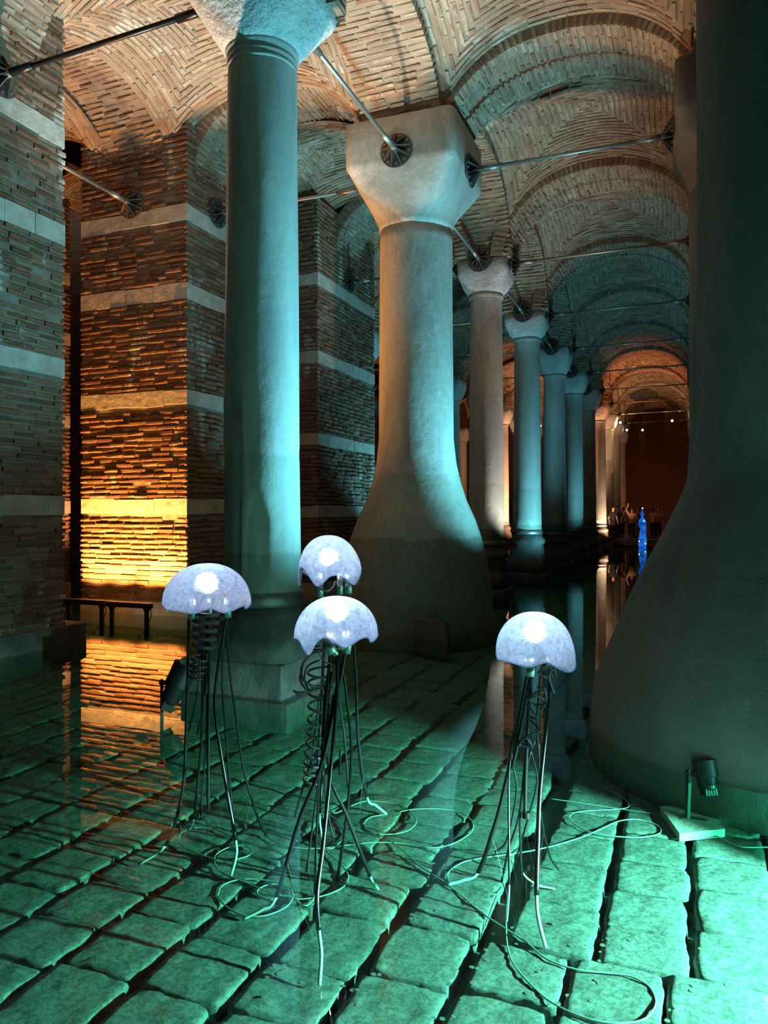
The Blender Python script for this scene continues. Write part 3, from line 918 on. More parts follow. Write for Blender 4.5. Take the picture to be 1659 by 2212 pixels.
# ------------------------------------------------------------------ tie rods with ribbed anchor plates
def tie_rod(a, b, label, plate=(True, True), r=.030, pr=.27, rod_mat=None):
    a = np.array(a, float); b = np.array(b, float)
    d = b - a; n = np.linalg.norm(d); d /= n
    e = empty('tie_rod', tuple((a + b) / 2), label, 'tie rod', 'iron tie rods under the arches')
    MB().tube([a + d * .03, b - d * .03], r, 10).build('rod', rod_mat or M['steel'], e, True)
    up = np.array((0, 0, 1.)); sd = np.cross(d, up)
    for p, s, on in ((a, 1, plate[0]), (b, -1, plate[1])):
        MB().tube([p + d * s * .16, p + d * s * .55], r * 1.55, 10).build('sleeve', rod_mat or M['steel'], e, True)
        if not on: continue
        pl = MB().tube([p + d * s * .005, p + d * s * .03], pr, 28).build('anchor_plate', M['plate'], e)
        MB().tube([p + d * s * .02, p + d * s * .20], r * 1.9, 10).build('hub', M['plate'], pl, True)
        for k in range(9):
            t = 2 * math.pi * k / 9 + .2
            rad = math.cos(t) * sd + math.sin(t) * up
            tn = -math.sin(t) * sd + math.cos(t) * up
            q = [p + d * s * .03 + rad * .03, p + d * s * .03 + rad * pr * .95, p + d * s * .05 + rad * pr * .95, p + d * s * .19 + rad * .045]
            V = [v + tn * .006 for v in q] + [v - tn * .006 for v in q]
            mesh('rib', V, [(0, 1, 2, 3), (7, 6, 5, 4), (0, 4, 5, 1), (1, 5, 6, 2), (2, 6, 7, 3), (3, 7, 4, 0)], M['plate'], pl)
            t += math.pi / 9
            rad = math.cos(t) * sd + math.sin(t) * up
            MB().tube([p + d * s * .02 + rad * pr * .8, p + d * s * .055 + rad * pr * .8], .018, 6).build('bolt', M['steel'], pl)
    return e
RZ = 7.52
def face(k): return .93 if k <= 1 else .6
for k in range(0, 10):
    lab = [None, 'long tie rod across the aisle from the middle flared pillar to the right'][k] if k < 2 else f'tie rod across the main aisle at the {ORD[k]} pair of columns'
    if k == 0: continue
    tie_rod((XL + face(k), U(k), RZ - .03 * (k > 1)), (XR - face(k), U(k), RZ + .02), lab, (True, k < 4), .03 if k < 4 else .026)
tie_rod((XL, U(0) + .68, RZ + .1), (XL, U(1) - .93, RZ + .08), 'teal tie rod from the front column to the star shaped plate above the middle', (False, True))
for k in range(1, 7):
    tie_rod((XL, U(k) + face(k), RZ), (XL, U(k + 1) - face(k + 1), RZ - .05), f'tie rod ending in a round plate on the {ORD[k+1]} column of the left row', (False, True))
tie_rod((-8.23, U(0), RZ), (XL - .68, U(0), RZ + .1), 'black tie rod crossing the top left corner from the leftmost pier', (True, False), .034, .27, M['black'])
tie_rod((-8.23, U(1), RZ), (XL - .93, U(1), RZ), 'tie rod from the orange lit pier to the middle flared pillar', (True, False))
tie_rod((-7.7, U(2), RZ), (XL - .6, U(2), RZ), 'dark tie rod with a round plate on the dim banded pier', (True, True))
tie_rod((XP, 8.42, RZ), (XP, 11.27, RZ), 'pale tie rod ending in a ribbed plate on the orange lit pier', (True, True))
for k in range(3, 9):
    tie_rod((XP + .6, U(k), RZ - .05), (XL - .6, U(k), RZ - .05), f'tie rod across the left aisle at the {ORD[k]} column of the left row', (False, False), .024)

# electric cable hanging above the plate on the dim pier
tag(MB().tube(smooth_path([(-7.66, 17.1, RZ + .2), (-7.665, 17.05, 8.0), (-7.66, 17.0, 8.4), (-7.665, 17.2, 8.75)]), .012, 6).build('wall_cable', M['black'], None, True), 'thin black cable climbing the dim banded pier above a round plate', 'cable')

# ------------------------------------------------------------------ stone block at the flared pillar
b = empty('stone_block', tuple(W(922, 1385, 0) + np.array((0, .15, FLOOR))), 'broken pale stone block lying in the dark water at the flared pillar', 'stone')
c = W(922, 1384, 0)
mbk = MB()
Vb = [(-.33, -.16, -.2), (.34, -.2, -.2), (.36, .2, -.2), (-.32, .2, -.2), (-.30, -.15, .26), (.24, -.18, .30), (.33, .16, .24), (-.28, .18, .3)]
mbk.add([(c[0] + p[0] * .95 - p[1] * .3, c[1] + .2 + p[1] + p[0] * -.3, p[2]) for p in Vb], [(3, 2, 1, 0), (4, 5, 6, 7), (0, 1, 5, 4), (1, 2, 6, 5), (2, 3, 7, 6), (3, 0, 4, 7)])
mbk.build('rough_block', M['plinth'], b)

# ------------------------------------------------------------------ wall washer rails in front of the orange pier
def washer(x0, x1, y, label, seed):
    e = empty('wall_washer', ((x0 + x1) / 2, y, FLOOR), label, 'floodlight', 'wall washers at the orange pier')
    MB().box((x0, y - .05, .23), (x1, y + .05, .32), .008).build('lamp_housing', M['blackmetal'], e)
    MB().box((x0 + .04, y + .046, .25), (x1 - .04, y + .054, .305)).build('lamp_lens', M['bulb_orange'], e)
    for xx in (x0 + .10, x1 - .10):
        m = MB().box((xx - .035, y - .02, FLOOR), (xx + .035, y + .02, .24))
        m.box((xx - .05, y - .03, .19), (xx + .05, y + .03, .24))
        m.build('leg', M['blackmetal'], e)
    MB().tube(smooth_path([(x1 - .02, y, .28), (x1 + .03, y - .05, .12), (x1 - .04, y - .06, -.05), (x1 - .2, y - .1, FLOOR + .02)]), .008, 6).build('power_cord', M['black'], e, True)

washer(-10.35, -9.42, 10.58, 'black wall washer lamp bar at the pier foot, the left one of two', 1)
washer(-9.36, -8.42, 10.54, 'black wall washer lamp bar at the pier foot, the right one of two', 2)

# ------------------------------------------------------------------ lamps standing on the floor
def can_lamp(name, base, head, aim, r, ln, label, slab=None, post_r=.03):
    base = np.array(base, float); head = np.array(head, float)
    aim = np.array(aim, float); aim /= np.linalg.norm(aim)
    e = empty(name, tuple(base), label, 'floodlight')
    if slab: slab(e)
    side = np.array((math.cos(TH), math.sin(TH), 0))
    ptop = head - side * (r + .035)
    pb = np.array((base[0], base[1], base[2])) if slab else np.array((ptop[0], ptop[1], base[2]))
    MB().tube([pb, ptop + np.array((0, 0, .03))], .019, 4).build('post', M['blackmetal'], e)
    MB().tube([ptop - side * .02, head], .022, 8).build('yoke', M['blackmetal'], e)
    t = np.linspace(0, 2 * math.pi, 29)[:-1]
    x = np.cross(aim, (0, 0, 1.0)); x /= np.linalg.norm(x); y = np.cross(x, aim)
    prof = [(-ln * .55, r * .55), (-ln * .5, r * .7), (-ln * .1, r * .85), (-ln * .08, r), (ln * .5, r), (ln * .5, r * .9), (ln * .1, r * .86), (ln * .08, .001)]
    V = []; Fc = []
    for (h, q) in prof:
        for a in t: V.append(head + aim * h + q * (math.cos(a) * x + math.sin(a) * y))
    for j in range(len(prof) - 1):
        for k in range(28): Fc.append((j * 28 + k, j * 28 + (k + 1) % 28, (j + 1) * 28 + (k + 1) % 28, (j + 1) * 28 + k))
    Fc.append(list(range(27, -1, -1)))
    mesh('lamp_can', V, Fc, M['blackmetal'], e)
    m = MB()
    for k in range(5): m.obox(head - aim * (ln * .62) + x * (k - 2) * r * .22, x * .006, y * r * .45, aim * ln * .12)
    m.build('heat_sink', M['blackmetal'], e)
    return e
hb_ = P(1525, 1672, 5.35)
bs = W(1484, 1788)
def slab(e):
    q = [W(1426, 1757), W(1528, 1757), W(1566, 1808), W(1468, 1818)]
    V = [(p[0], p[1], FLOOR) for p in q] + [(p[0], p[1], FLOOR + .055) for p in q]
    mesh('base_slab', V, [(3, 2, 1, 0), (4, 5, 6, 7), (0, 1, 5, 4), (1, 2, 6, 5), (2, 3, 7, 6), (3, 0, 4, 7)], M['band'], e)
    MB().obox(bs + np.array((.05, .02, .062)), (.08, 0, 0), (0, .03, 0), (0, 0, .005)).build('foot_bracket', M['steel'], e)
can_lamp('floodlight', (bs[0], bs[1], FLOOR), hb_, (-.15, .25, 1), .085, .19, 'black can floodlight on a square slab in shallow water at the right', slab)
fb = W(393, 1556, 0)
can_lamp('floodlight', (fb[0], fb[1], FLOOR), (fb[0] - .04, fb[1], .34), (.35, .3, 1), .115, .36, 'black floodlight beside the front column pedestal, a dark silhouette before the orange reflection')

# unseen shields and post, added to keep lamp light off the pillars
lx, ly, lz = LAMP
hs = empty('floodlight', (lx + .3, ly, FLOOR), 'added hooded lamp, unseen beyond the right edge, raking over the paving', 'floodlight')
m = MB().box((lx - .40, ly - .55, lz + .06), (lx + .30, ly + .42, lz + .08))
m.box((lx - .40, ly - .55, lz - .042), (lx - .39, ly + .42, lz + .07)); m.build('added_hood', M['blackmetal'], hs)
cs, sn = math.cos(math.radians(32)), math.sin(math.radians(32))
MB().obox((lx - cs * .2, ly + .04 + sn * .2, lz - .12), (cs * .5, -sn * .5, 0), (sn * .004, cs * .004, 0), (0, 0, .3)).build('added_barn_door', M['blackmetal'], hs)  # added board that stops the beam short of the right pillar
MB().box((lx + .16, ly - .1, lz - .1), (lx + .30, ly + .1, lz + .07), .01).build('lamp_housing', M['blackmetal'], hs)
MB().box((lx + .22, ly - .02, FLOOR - .05), (lx + .26, ly + .02, lz - .09)).build('post', M['blackmetal'], hs)
hs = empty('floodlight', (3.6, 4.6, FLOOR), 'underwater lamp under an added cover plate, unseen beyond the right edge', 'floodlight')
MB().box((3.05, 3.9, -.055), (3.75, 5.6, -.045)).build('added_hood', M['blackmetal'], hs)  # added above the lamp to cut its upward light
MB().box((3.65, 4.2, FLOOR - .03), (3.75, 5.0, -.055)).build('lamp_housing', M['blackmetal'], hs)

# ------------------------------------------------------------------ glass jellyfish
def fpts(pix, zc0, floor_end=True, upto=None):
    pix = [np.array(p, float) for p in pix]
    cum = [0]
    for i in range(1, len(pix)): cum.append(cum[-1] + np.linalg.norm(pix[i] - pix[i - 1]))
    ze = F * (CH - FLOOR - .012) / (pix[-1][1] - HY) if floor_end else zc0
    return [P(p[0], p[1], zc0 + (ze - zc0) * (c / cum[-1]) ** 1.3) for p, c in zip(pix, cum)]

def jellyfish(label, cx, top, rim, hw, zc, amp, nl, ph, tents, sockets, coil, stem, bulb_y, sag=1.0, flap=None):
    R = hw * zc / F
    apex = P(cx, top, zc); rz = P(cx, rim, zc)[2]
    H = apex[2] - rz
    foot = np.array((apex[0], apex[1], FLOOR))
    e = empty('jellyfish_sculpture', tuple(foot), label, 'sculpture', 'glass jellyfish sculptures in the water')
    n, m = 120, 30
    V = []; Fc = []
    for j in range(m + 1):
        q = j / m
        a = q * math.radians(98)
        for k in range(n):
            th = 2 * math.pi * k / n
            lob = math.cos(nl * th + ph) + .45 * math.cos((nl + 2) * th + 2.1 * ph) + .25 * math.cos(2 * th + ph)
            rr = R * max(0.0, math.sin(a)) ** .92 * (1 + .065 * q ** 3 * math.cos(nl * th + ph + .5) + .02 * q * math.cos(2 * th + ph) + .012 * q ** 2 * math.cos((nl + 5) * th + 2 * ph))
            z = rz + H * math.cos(a) + (amp * lob * q ** 5)
            if flap is not None:
                dth = (th - flap[0] + math.pi) % (2 * math.pi) - math.pi
                z -= flap[1] * math.exp(-(dth / .28) ** 2) * q ** 6
            V.append((apex[0] + rr * math.cos(th), apex[1] + rr * math.sin(th), z))
    for j in range(m):
        for k in range(n):
            Fc.append((j * n + k, (j + 1) * n + k, (j + 1) * n + (k + 1) % n, j * n + (k + 1) % n))
    d = mesh('glass_dome', V, Fc, M['dome'], e, True)
    hem = [V[m * n + k] for k in range(n)] + [V[m * n]]
    MB().tube(hem, .0045, 6, False).build('hem', M['dome'], d, True)
    bz = P(cx, bulb_y, zc)[2]
    lm = MB().sphere((apex[0], apex[1], bz), .040, 14, 10).build('lamp', M['bulb'], e, True)
    MB().tube([(apex[0], apex[1], bz - .03), (apex[0], apex[1], rz - .03)], .022, 12).build('lamp_holder', M['chrome'], e, True)
    for (x0, y0, x1, y1, rp) in sockets:
        MB().tube([P(x0, y0, zc - .02), P(x1, y1, zc - .05)], rp * zc / F, 16).build('steel_socket', M['chrome'], e, True)
    MB().tube(smooth_path([P(x, y, zc) for x, y in stem]), .011, 8).build('stem', M['blackmetal'], e, True)
    for (pts, rpx, kind) in coil:
        if kind == 'helix':
            # pts: list of (px, py, radius px), turns
            line, turns = pts
            L = len(line) - 1
            q = []
            N = int(turns * 18)
            for i in range(N + 1):
                t = i / N * L; j = min(int(t), L - 1); f_ = t - j
                x = line[j][0] + (line[j + 1][0] - line[j][0]) * f_
                y = line[j][1] + (line[j + 1][1] - line[j][1]) * f_
                rr = (line[j][2] + (line[j + 1][2] - line[j][2]) * f_) * zc / F
                c = P(x, y, zc)
                a = 2 * math.pi * turns * i / N
                q.append(c + np.array((math.cos(a) * rr, math.sin(a) * rr, 0)))
            MB().tube(q, rpx * zc / F, 8).build('coiled_hose', M['coil'], e, True)
        else:
            q = [P(x, y, zc + dz) for x, y, dz in pts]
            MB().tube(smooth_path(q), rpx * zc / F, 8).build('looped_hose', M['coil'], e, True)
    for T_ in tents:
        pix, rpx, tip, onfloor = T_
        allp = pix + (tip or [])
        w_ = smooth_path(fpts(allp, zc, onfloor), 6)
        nb = (len(pix) - 1) * 6 + 1
        r0 = rpx * zc / F
        tb = MB().tube(w_[:nb], [r0 * (.8 + .35 * i / nb) for i in range(nb)], 8).build('tentacle', M['black'], e, True)
        if tip:
            MB().tube(w_[nb - 1:], r0 * .8, 8).build('tentacle_tip', M['tip'], tb, True)
    return e

jellyfish('glowing glass jellyfish with a wide smooth dome, the leftmost, before the orange reflection', 447, 1217, 1298, 92, 4.8, .012, 7, .6,
    [([(408, 1335), (406, 1420), (403, 1540), (398, 1673), (387, 1746), (358, 1826)], 3.4, [(300, 1868)], True),
     ([(490, 1334), (478, 1400), (464, 1497), (467, 1560), (488, 1692), (509, 1815)], 3.6, [(510, 1850), (499, 1892)], True),
     ([(490, 1341), (496, 1450), (509, 1545), (524, 1652), (550, 1746), (575, 1806)], 2.6, None, True),
     ([(451, 1330), (451, 1500), (450, 1650), (450, 1750)], 3.6, None, False),
     ([(445, 1390), (441, 1480), (437, 1540), (426, 1587)], 2.0, None, False),
     ([(430, 1420), (425, 1500), (408, 1580)], 1.6, None, False),
     ([(437, 1400), (436, 1583), (428, 1680), (419, 1768)], 3.3, [(408, 1793)], True),
     ([(447, 1500), (445, 1608), (438, 1690), (434, 1762)], 2.0, None, False),
     ([(483, 1354), (480, 1481), (486, 1560), (495, 1681), (508, 1811)], 2.4, None, True)],
    [(416, 1296, 416, 1338, 9), (493, 1294, 491, 1334, 9.5), (452, 1296, 452, 1330, 8)],
    [(([(448, 1312, 27), (445, 1340, 25), (442, 1370, 22), (440, 1402, 21)], 5.2), 4.8, 'helix'), (([(432, 1415, 16), (425, 1465, 15)], 4), 3.4, 'helix'),
     ([(470, 1318, -.05), (482, 1322, -.05), (488, 1332, -.04), (474, 1340, -.03)], 4, 'loop')],
    [(449, 1300), (447, 1400), (442, 1500)], 1265)

jellyfish('glowing glass jellyfish with a ruffled dome, front middle, over a loop of black hose', 727, 1288, 1364, 88, 4.15, .021, 6, 2.2,
    [([(748, 1395), (735, 1470), (712, 1580), (691, 1663), (647, 1771), (597, 1936)], 4.6, [(565, 1965), (525, 1985)], True),
     ([(728, 1415), (728, 1500), (716, 1645), (698, 1825), (685, 1934), (689, 2010)], 4.6, [(694, 2061), (690, 2129)], True),
     ([(738, 1440), (748, 1500), (759, 1627), (748, 1768), (729, 1901)], 3.6, None, True),
     ([(703, 1480), (706, 1600), (716, 1688), (748, 1760), (799, 1892)], 4.0, [(817, 1921)], True),
     ([(716, 1450), (702, 1600), (691, 1673), (683, 1825), (680, 1930)], 2.8, None, True),
     ([(700, 1500), (694, 1640), (683, 1724), (662, 1883)], 2.2, None, False),
     ([(712, 1520), (700, 1640), (706, 1740), (721, 1818)], 1.8, None, False),
     ([(742, 1410), (725, 1490), (712, 1560), (704, 1640)], 2.6, None, False),
     ([(735, 1620), (734, 1650), (734, 1673)], 2.4, None, False)],
    [(702, 1370, 720, 1412, 11), (714, 1370, 726, 1416, 7), (746, 1366, 738, 1404, 8), (757, 1366, 748, 1412, 9)],
    [([(690, 1394, 0), (672, 1398, -.02), (684, 1404, -.05), (700, 1405, 0), (672, 1412, .02), (652, 1440, -.03), (656, 1470, -.06), (684, 1483, -.02), (706, 1470, .03)], 3.0, 'loop'),
     ([(686, 1405, -.06), (700, 1428, -.1), (716, 1434, -.08)], 1.6, 'loop'),
     ([(690, 1426, -.02), (664, 1440, .0), (658, 1470, .04), (670, 1496, .0), (660, 1488, -.06), (648, 1466, -.03), (654, 1440, .02)], 2.2, 'loop'),
     ([(668, 1494, -.02), (648, 1496, -.05), (634, 1492, 0), (648, 1504, .02)], 1.8, 'loop')],
    [(716, 1390), (706, 1500), (700, 1600)], 1325, flap=(-2.0, .05))

jellyfish('glowing glass jellyfish with a tall dome and deep lobed hem, behind the front middle one', 710, 1156, 1234, 66, 5.3, .046, 5, 3.9,
    [([(765, 1300), (765, 1390), (770, 1473), (774, 1600), (792, 1721)], 3.8, [(812, 1740), (835, 1759)], True),
     ([(700, 1560), (690, 1610), (669, 1655), (636, 1764)], 2.4, None, True),
     ([(720, 1500), (700, 1640), (691, 1757)], 3.0, [(694, 1800), (698, 1830)], True),
     ([(730, 1500), (740, 1560), (748, 1640), (752, 1700)], 2.4, None, False),
     ([(690, 1500), (680, 1580), (672, 1660)], 1.8, None, False)],
    [(735, 1240, 735, 1285, 8), (752, 1240, 754, 1283, 9), (690, 1240, 692, 1290, 9)],
    [(([(690, 1440, 26), (692, 1500, 25), (688, 1580, 24), (680, 1640, 22), (676, 1690, 20)], 11), 3.0, 'helix'),
     ([(684, 1250, -.06), (688, 1268, -.1), (706, 1278, -.08), (720, 1268, -.04), (724, 1256, 0)], 2.2, 'loop')],
    [(706, 1240), (700, 1400), (692, 1560), (684, 1700)], 1206)

jellyfish('glowing glass jellyfish with a round dome, standing alone at the right', 1155, 1322, 1408, 84, 4.4, .013, 6, 1.1,
    [([(1143, 1450), (1138, 1465), (1115, 1589), (1082, 1736), (1063, 1801), (1033, 1884)], 4.8, [(998, 1902), (968, 1910)], True),
     ([(1188, 1436), (1185, 1524), (1167, 1703), (1162, 1820), (1159, 1934)], 4.6, [(1164, 1990), (1179, 2048)], True),
     ([(1112, 1560), (1100, 1664), (1099, 1768), (1100, 1911)], 2.4, [(1095, 1990)], True),
     ([(1147, 1619), (1132, 1690), (1124, 1760), (1125, 1840), (1129, 1885)], 2.6, [(1160, 1911), (1199, 1920)], True),
     ([(1102, 1600), (1108, 1654), (1116, 1710), (1095, 1814), (1069, 1841)], 2.2, None, False),
     ([(1147, 1622), (1160, 1687), (1140, 1770), (1108, 1879)], 2.2, None, True),
     ([(1165, 1600), (1167, 1745), (1186, 1843), (1206, 1879)], 2.0, None, True),
     ([(1134, 1640), (1121, 1762), (1099, 1833), (1084, 1903)], 2.4, None, True),
     ([(1147, 1450), (1120, 1600), (1106, 1660)], 3.4, None, False),
     ([(1168, 1440), (1160, 1560), (1164, 1640)], 2.2, None, False)],
    [(1151, 1424, 1145, 1462, 10), (1183, 1422, 1186, 1440, 7), (1132, 1424, 1134, 1440, 7)],
    [([(1196, 1425, -.05), (1184, 1440, -.08), (1164, 1452, -.04), (1180, 1462, .03), (1200, 1460, .02), (1196, 1444, -.06), (1186, 1460, -.08), (1194, 1490, -.04), (1196, 1496, .03), (1170, 1494, .02), (1150, 1500, -.04), (1142, 1515, -.06)], 3.0, 'loop'),
     ([(1160, 1484, -.05), (1176, 1488, -.07), (1178, 1520, -.03), (1152, 1520, .02), (1146, 1508, -.05), (1164, 1504, -.07), (1178, 1516, -.03), (1166, 1532, .03), (1146, 1514, 0)], 2.6, 'loop'),
     ([(1138, 1520, -.04), (1160, 1552, -.06), (1140, 1548, .02), (1160, 1570, -.03), (1166, 1580, -.05), (1130, 1594, -.04), (1124, 1610, 0), (1154, 1606, -.03), (1134, 1572, .02)], 2.2, 'loop'),
     ([(1120, 1610, -.03), (1135, 1594, -.05), (1150, 1614, -.02), (1132, 1612, 0)], 2.0, 'loop')],
    [(1150, 1430), (1142, 1540), (1136, 1660), (1134, 1760)], 1370, flap=(-.35, .06))
# small sensor clipped to the stem of the right one
q = P(1137, 1760, 4.4)
tag(MB().tube([q + np.array((0, 0, -.016)), q + np.array((0, 0, .016))], .024, 14).build('sensor_can', M['blackmetal']), 'small black can hanging among the tentacles of the right jellyfish', 'sensor')
q = P(1164, 1322, 4.4)
ANT = MB().tube([q + np.array((0, 0, -.01)), q + np.array((0, 0, .018))], .002, 6)
jr = [o for o in bpy.data.objects if o.name.startswith('jellyfish_sculpture')][-1]
ANT.build('top_pin', M['chrome'], jr)

# ------------------------------------------------------------------ thin cables lying on the paving
def cable(label, pix, r=.0042):
    pts = [W(x, y, FLOOR + .012) for x, y in pix]
    return tag(MB().tube(smooth_path(pts, 8), r, 6).build('floor_cable', M['cable'], None, True), label, 'cable', 'pale cables on the flooded paving')
def c3(l): return [(950 + .4274 * x, 1550 + .4274 * y) for x, y in l]
def c7(l): return [(300 + .3617 * x, 1500 + .3617 * y) for x, y in l]
cable('big loop of pale cable in the bottom right of the paving', c3([(348, 850), (335, 1050), (360, 1220), (480, 1370), (600, 1460), (760, 1525), (920, 1545), (1040, 1520), (1090, 1450), (1075, 1385), (1030, 1340), (930, 1300), (700, 1275), (540, 1220), (430, 1130), (230, 1000), (110, 900), (45, 850)]))
cable('pale cable winding from the right jellyfish towards the floodlight slab', c3([(45, 850), (40, 790), (90, 745), (180, 715), (480, 670), (700, 610), (800, 570), (900, 525), (1000, 515), (1100, 545), (1110, 585), (1000, 605), (800, 590), (690, 545), (655, 500), (720, 473), (930, 460), (952, 430), (900, 390), (835, 360), (830, 340)]))
cable('pale cable in a small oval loop right of the front jellyfish', c7([(1480, 715), (1380, 735), (1345, 775), (1385, 820), (1470, 836), (1590, 820), (1655, 770), (1640, 720), (1560, 660), (1440, 640), (1340, 640), (1260, 670), (1180, 708), (1140, 700)]))
cable('long pale cable sweeping right behind the front jellyfish', c7([(760, 845), (850, 895), (960, 918), (1100, 918), (1240, 900), (1400, 884), (1560, 890), (1700, 912), (1800, 912), (1900, 880), (1985, 820), (1990, 760), (1920, 705), (1800, 685), (1659, 685), (1560, 700)]))
cable('pale cable curling at the foot of the left jellyfish', c7([(310, 800), (250, 830), (245, 880), (300, 930), (420, 975), (470, 990)]))
cable('short pale cable between two tentacles of the left jellyfish', c7([(320, 795), (430, 797), (500, 825), (565, 860)]))
cable('pale cable in an open curl below the bright tip of the left jellyfish', c7([(560, 990), (650, 965), (675, 935), (630, 905), (540, 912), (455, 965), (470, 1040), (545, 1090), (640, 1125), (800, 1190), (900, 1208)]))
cable('round loop of pale cable at the lower left of the front jellyfish', c7([(470, 1200), (495, 1145), (570, 1112), (680, 1102), (800, 1118), (890, 1150), (922, 1195), (895, 1255), (820, 1300), (720, 1325), (600, 1310), (520, 1265), (472, 1205)]))
cable('small pale cable curl inside the round loop', c7([(800, 1225), (720, 1205), (710, 1170), (760, 1140), (840, 1135), (900, 1175), (950, 1240), (1000, 1262), (1040, 1225), (1052, 1190)]))
cable('pale cable bowing right behind the front tentacles', c7([(1060, 870), (1130, 945), (1210, 1020), (1250, 1085), (1225, 1145), (1140, 1190), (1040, 1215), (930, 1220), (860, 1190)]))
cable('pale cable crossing behind the front tentacles', c7([(1050, 760), (1045, 820), (1090, 900), (1150, 920), (1210, 870), (1222, 810), (1180, 750), (1130, 715)]))
cable('straight pale cable running diagonally to the right jellyfish', c7([(1430, 835), (1500, 875), (1580, 935), (1660, 1010), (1760, 1080), (1848, 1133)]))
cable('pale cable lying over the floodlight slab to the right edge', [(1660 + 40, 1831), (1655, 1830), (1600, 1829), (1560, 1812), (1520, 1793), (1496, 1775), (1488, 1756)])
cable('faint cable in the shade left of the floodlight', c3([(1110, 490), (900, 460), (700, 430), (560, 410)]), .003)

# ------------------------------------------------------------------ coins
rc = random.Random(9)
SVA = np.array(SV)
cm = MB()
tt = [2 * math.pi * k / 14 for k in range(14)]
cm.V = [(.0125 * math.cos(a), .0125 * math.sin(a), z) for z in (0, .002) for a in tt]
cm.F = [list(range(13, -1, -1)), [14 + k for k in range(14)]] + [[k, (k + 1) % 14, 14 + (k + 1) % 14, 14 + k] for k in range(14)]
coin0 = cm.build('coin', M['coin'])
tag(coin0, 'small round coin lying on the flooded paving', 'coin', 'coins on the flooded paving')
spots = []
for i in range(60):
    g = rc.choice([-1.835, -1.385, -.945, -.51, -.39, -.075, .05])
    spots.append((g + rc.gauss(0, .02), rc.uniform(2.5, 4.2), -.035))
for i in range(60):
    spots.append((rc.uniform(-1.9, .2), rc.choice([2.79, 3.2, 3.65]) + rc.gauss(0, .03), -.03))
for i in range(50):
    spots.append((rc.uniform(-2.0, .3), rc.uniform(2.5, 4.3), .016))
first = True
for (x, y, dz) in spots:
    px_, py_, zc_ = proj(np.array((x, y, FLOOR)))
    if not (0 < px_ < 1659 and py_ < 2212): continue
    o = coin0 if first else coin0.copy()
    if not first: COL.objects.link(o)
    first = False
    dd = (SVA[:, 0] - x) ** 2 + (SVA[:, 1] - y) ** 2
    near = np.argmin(dd)
    zt_ = SVA[near, 2] if dd[near] < .03 ** 2 else FLOOR - .085
    o.location = (x, y, zt_ - .0005)
    o.rotation_euler = (rc.uniform(-.06, .06), rc.uniform(-.06, .06), rc.uniform(0, 6))
    o.scale = [rc.uniform(.75, 1.1)] * 3

# ------------------------------------------------------------------ far end: walkway, lamps, figure, visitors
wk = empty('walkway', (-1.7, 45, FLOOR), 'dark raised visitor walkway at the far end of the aisle', 'walkway')
MB().box((-3.55, 42.4, .18), (9.5, 45.75, .30), .01).build('deck', M['plinth'], wk)
for yy in (42.7, 45.4):
    for xx in (-3.4, 0, 3, 6, 9): MB().box((xx - .06, yy - .06, FLOOR - .08), (xx + .06, yy + .06, .19)).build('support', M['blackmetal'], wk)
MB().box((-3.55, 42.38, .12), (9.5, 42.41, .19)).build('edge_strip', M['plinth'], wk)

def mini_spot(px, py, k, label, mat, watts=0, col=(1, .8, .5)):
    zc = U(k) / ((px - CX) / F * math.sin(TH) + math.cos(TH))
    c = P(px, py, zc)
    e = empty('spotlight', tuple(c), label, 'spotlight', 'small spotlights under the far tie rods')
    MB().tube([c + np.array((0, .02, 0)), c + np.array((0, .22, .05))], .055, 12).build('housing', M['blackmetal'], e, True)
    MB().sphere(c, .06, 12, 8, (1, .4, 1)).build('lamp', mat, e, True)
    MB().tube([c + np.array((0, .02, .03)), (c[0], c[1], RZ - .01)], .014, 6).build('bracket', M['blackmetal'], e)
    if watts: point('spotlight_lamp', (c[0], c[1] - .12, c[2] - .06), watts, col, .05)
mini_spot(1340, 913, 8, 'yellowish spotlight hanging at the left end of a far tie rod', M['bulb_warm'], 50, (1.0, 0.62, 0.22))
mini_spot(1452, 909, 8, 'white spotlight hanging at the right end of a far tie rod', M['bulb_white'], 18, (1.0, 0.80, 0.6))
mini_spot(1354, 929, 9, 'tiny white spotlight lower left, farthest down the aisle', M['bulb_white'])
mini_spot(1388, 929, 9, 'tiny white spotlight at the middle of the farthest rod', M['bulb_white'])
mini_spot(1167, 920, 7, 'white spotlight between the fourth and fifth columns', M['bulb_white'])
lp = P(1309, 1174, 40)
e = empty('spotlight', (lp[0], lp[1], FLOOR), 'bright lamp just above the water at the base of the orange column', 'spotlight')
MB().tube([(lp[0], lp[1], FLOOR), (lp[0], lp[1], lp[2] - .05)], .03, 8).build('post', M['blackmetal'], e)
MB().sphere(lp, .10, 12, 8).build('lamp', M['bulb_white'], e, True)
MB().tube([lp + np.array((0, .02, 0)), lp + np.array((0, .2, 0))], .11, 12).build('housing', M['blackmetal'], e, True)

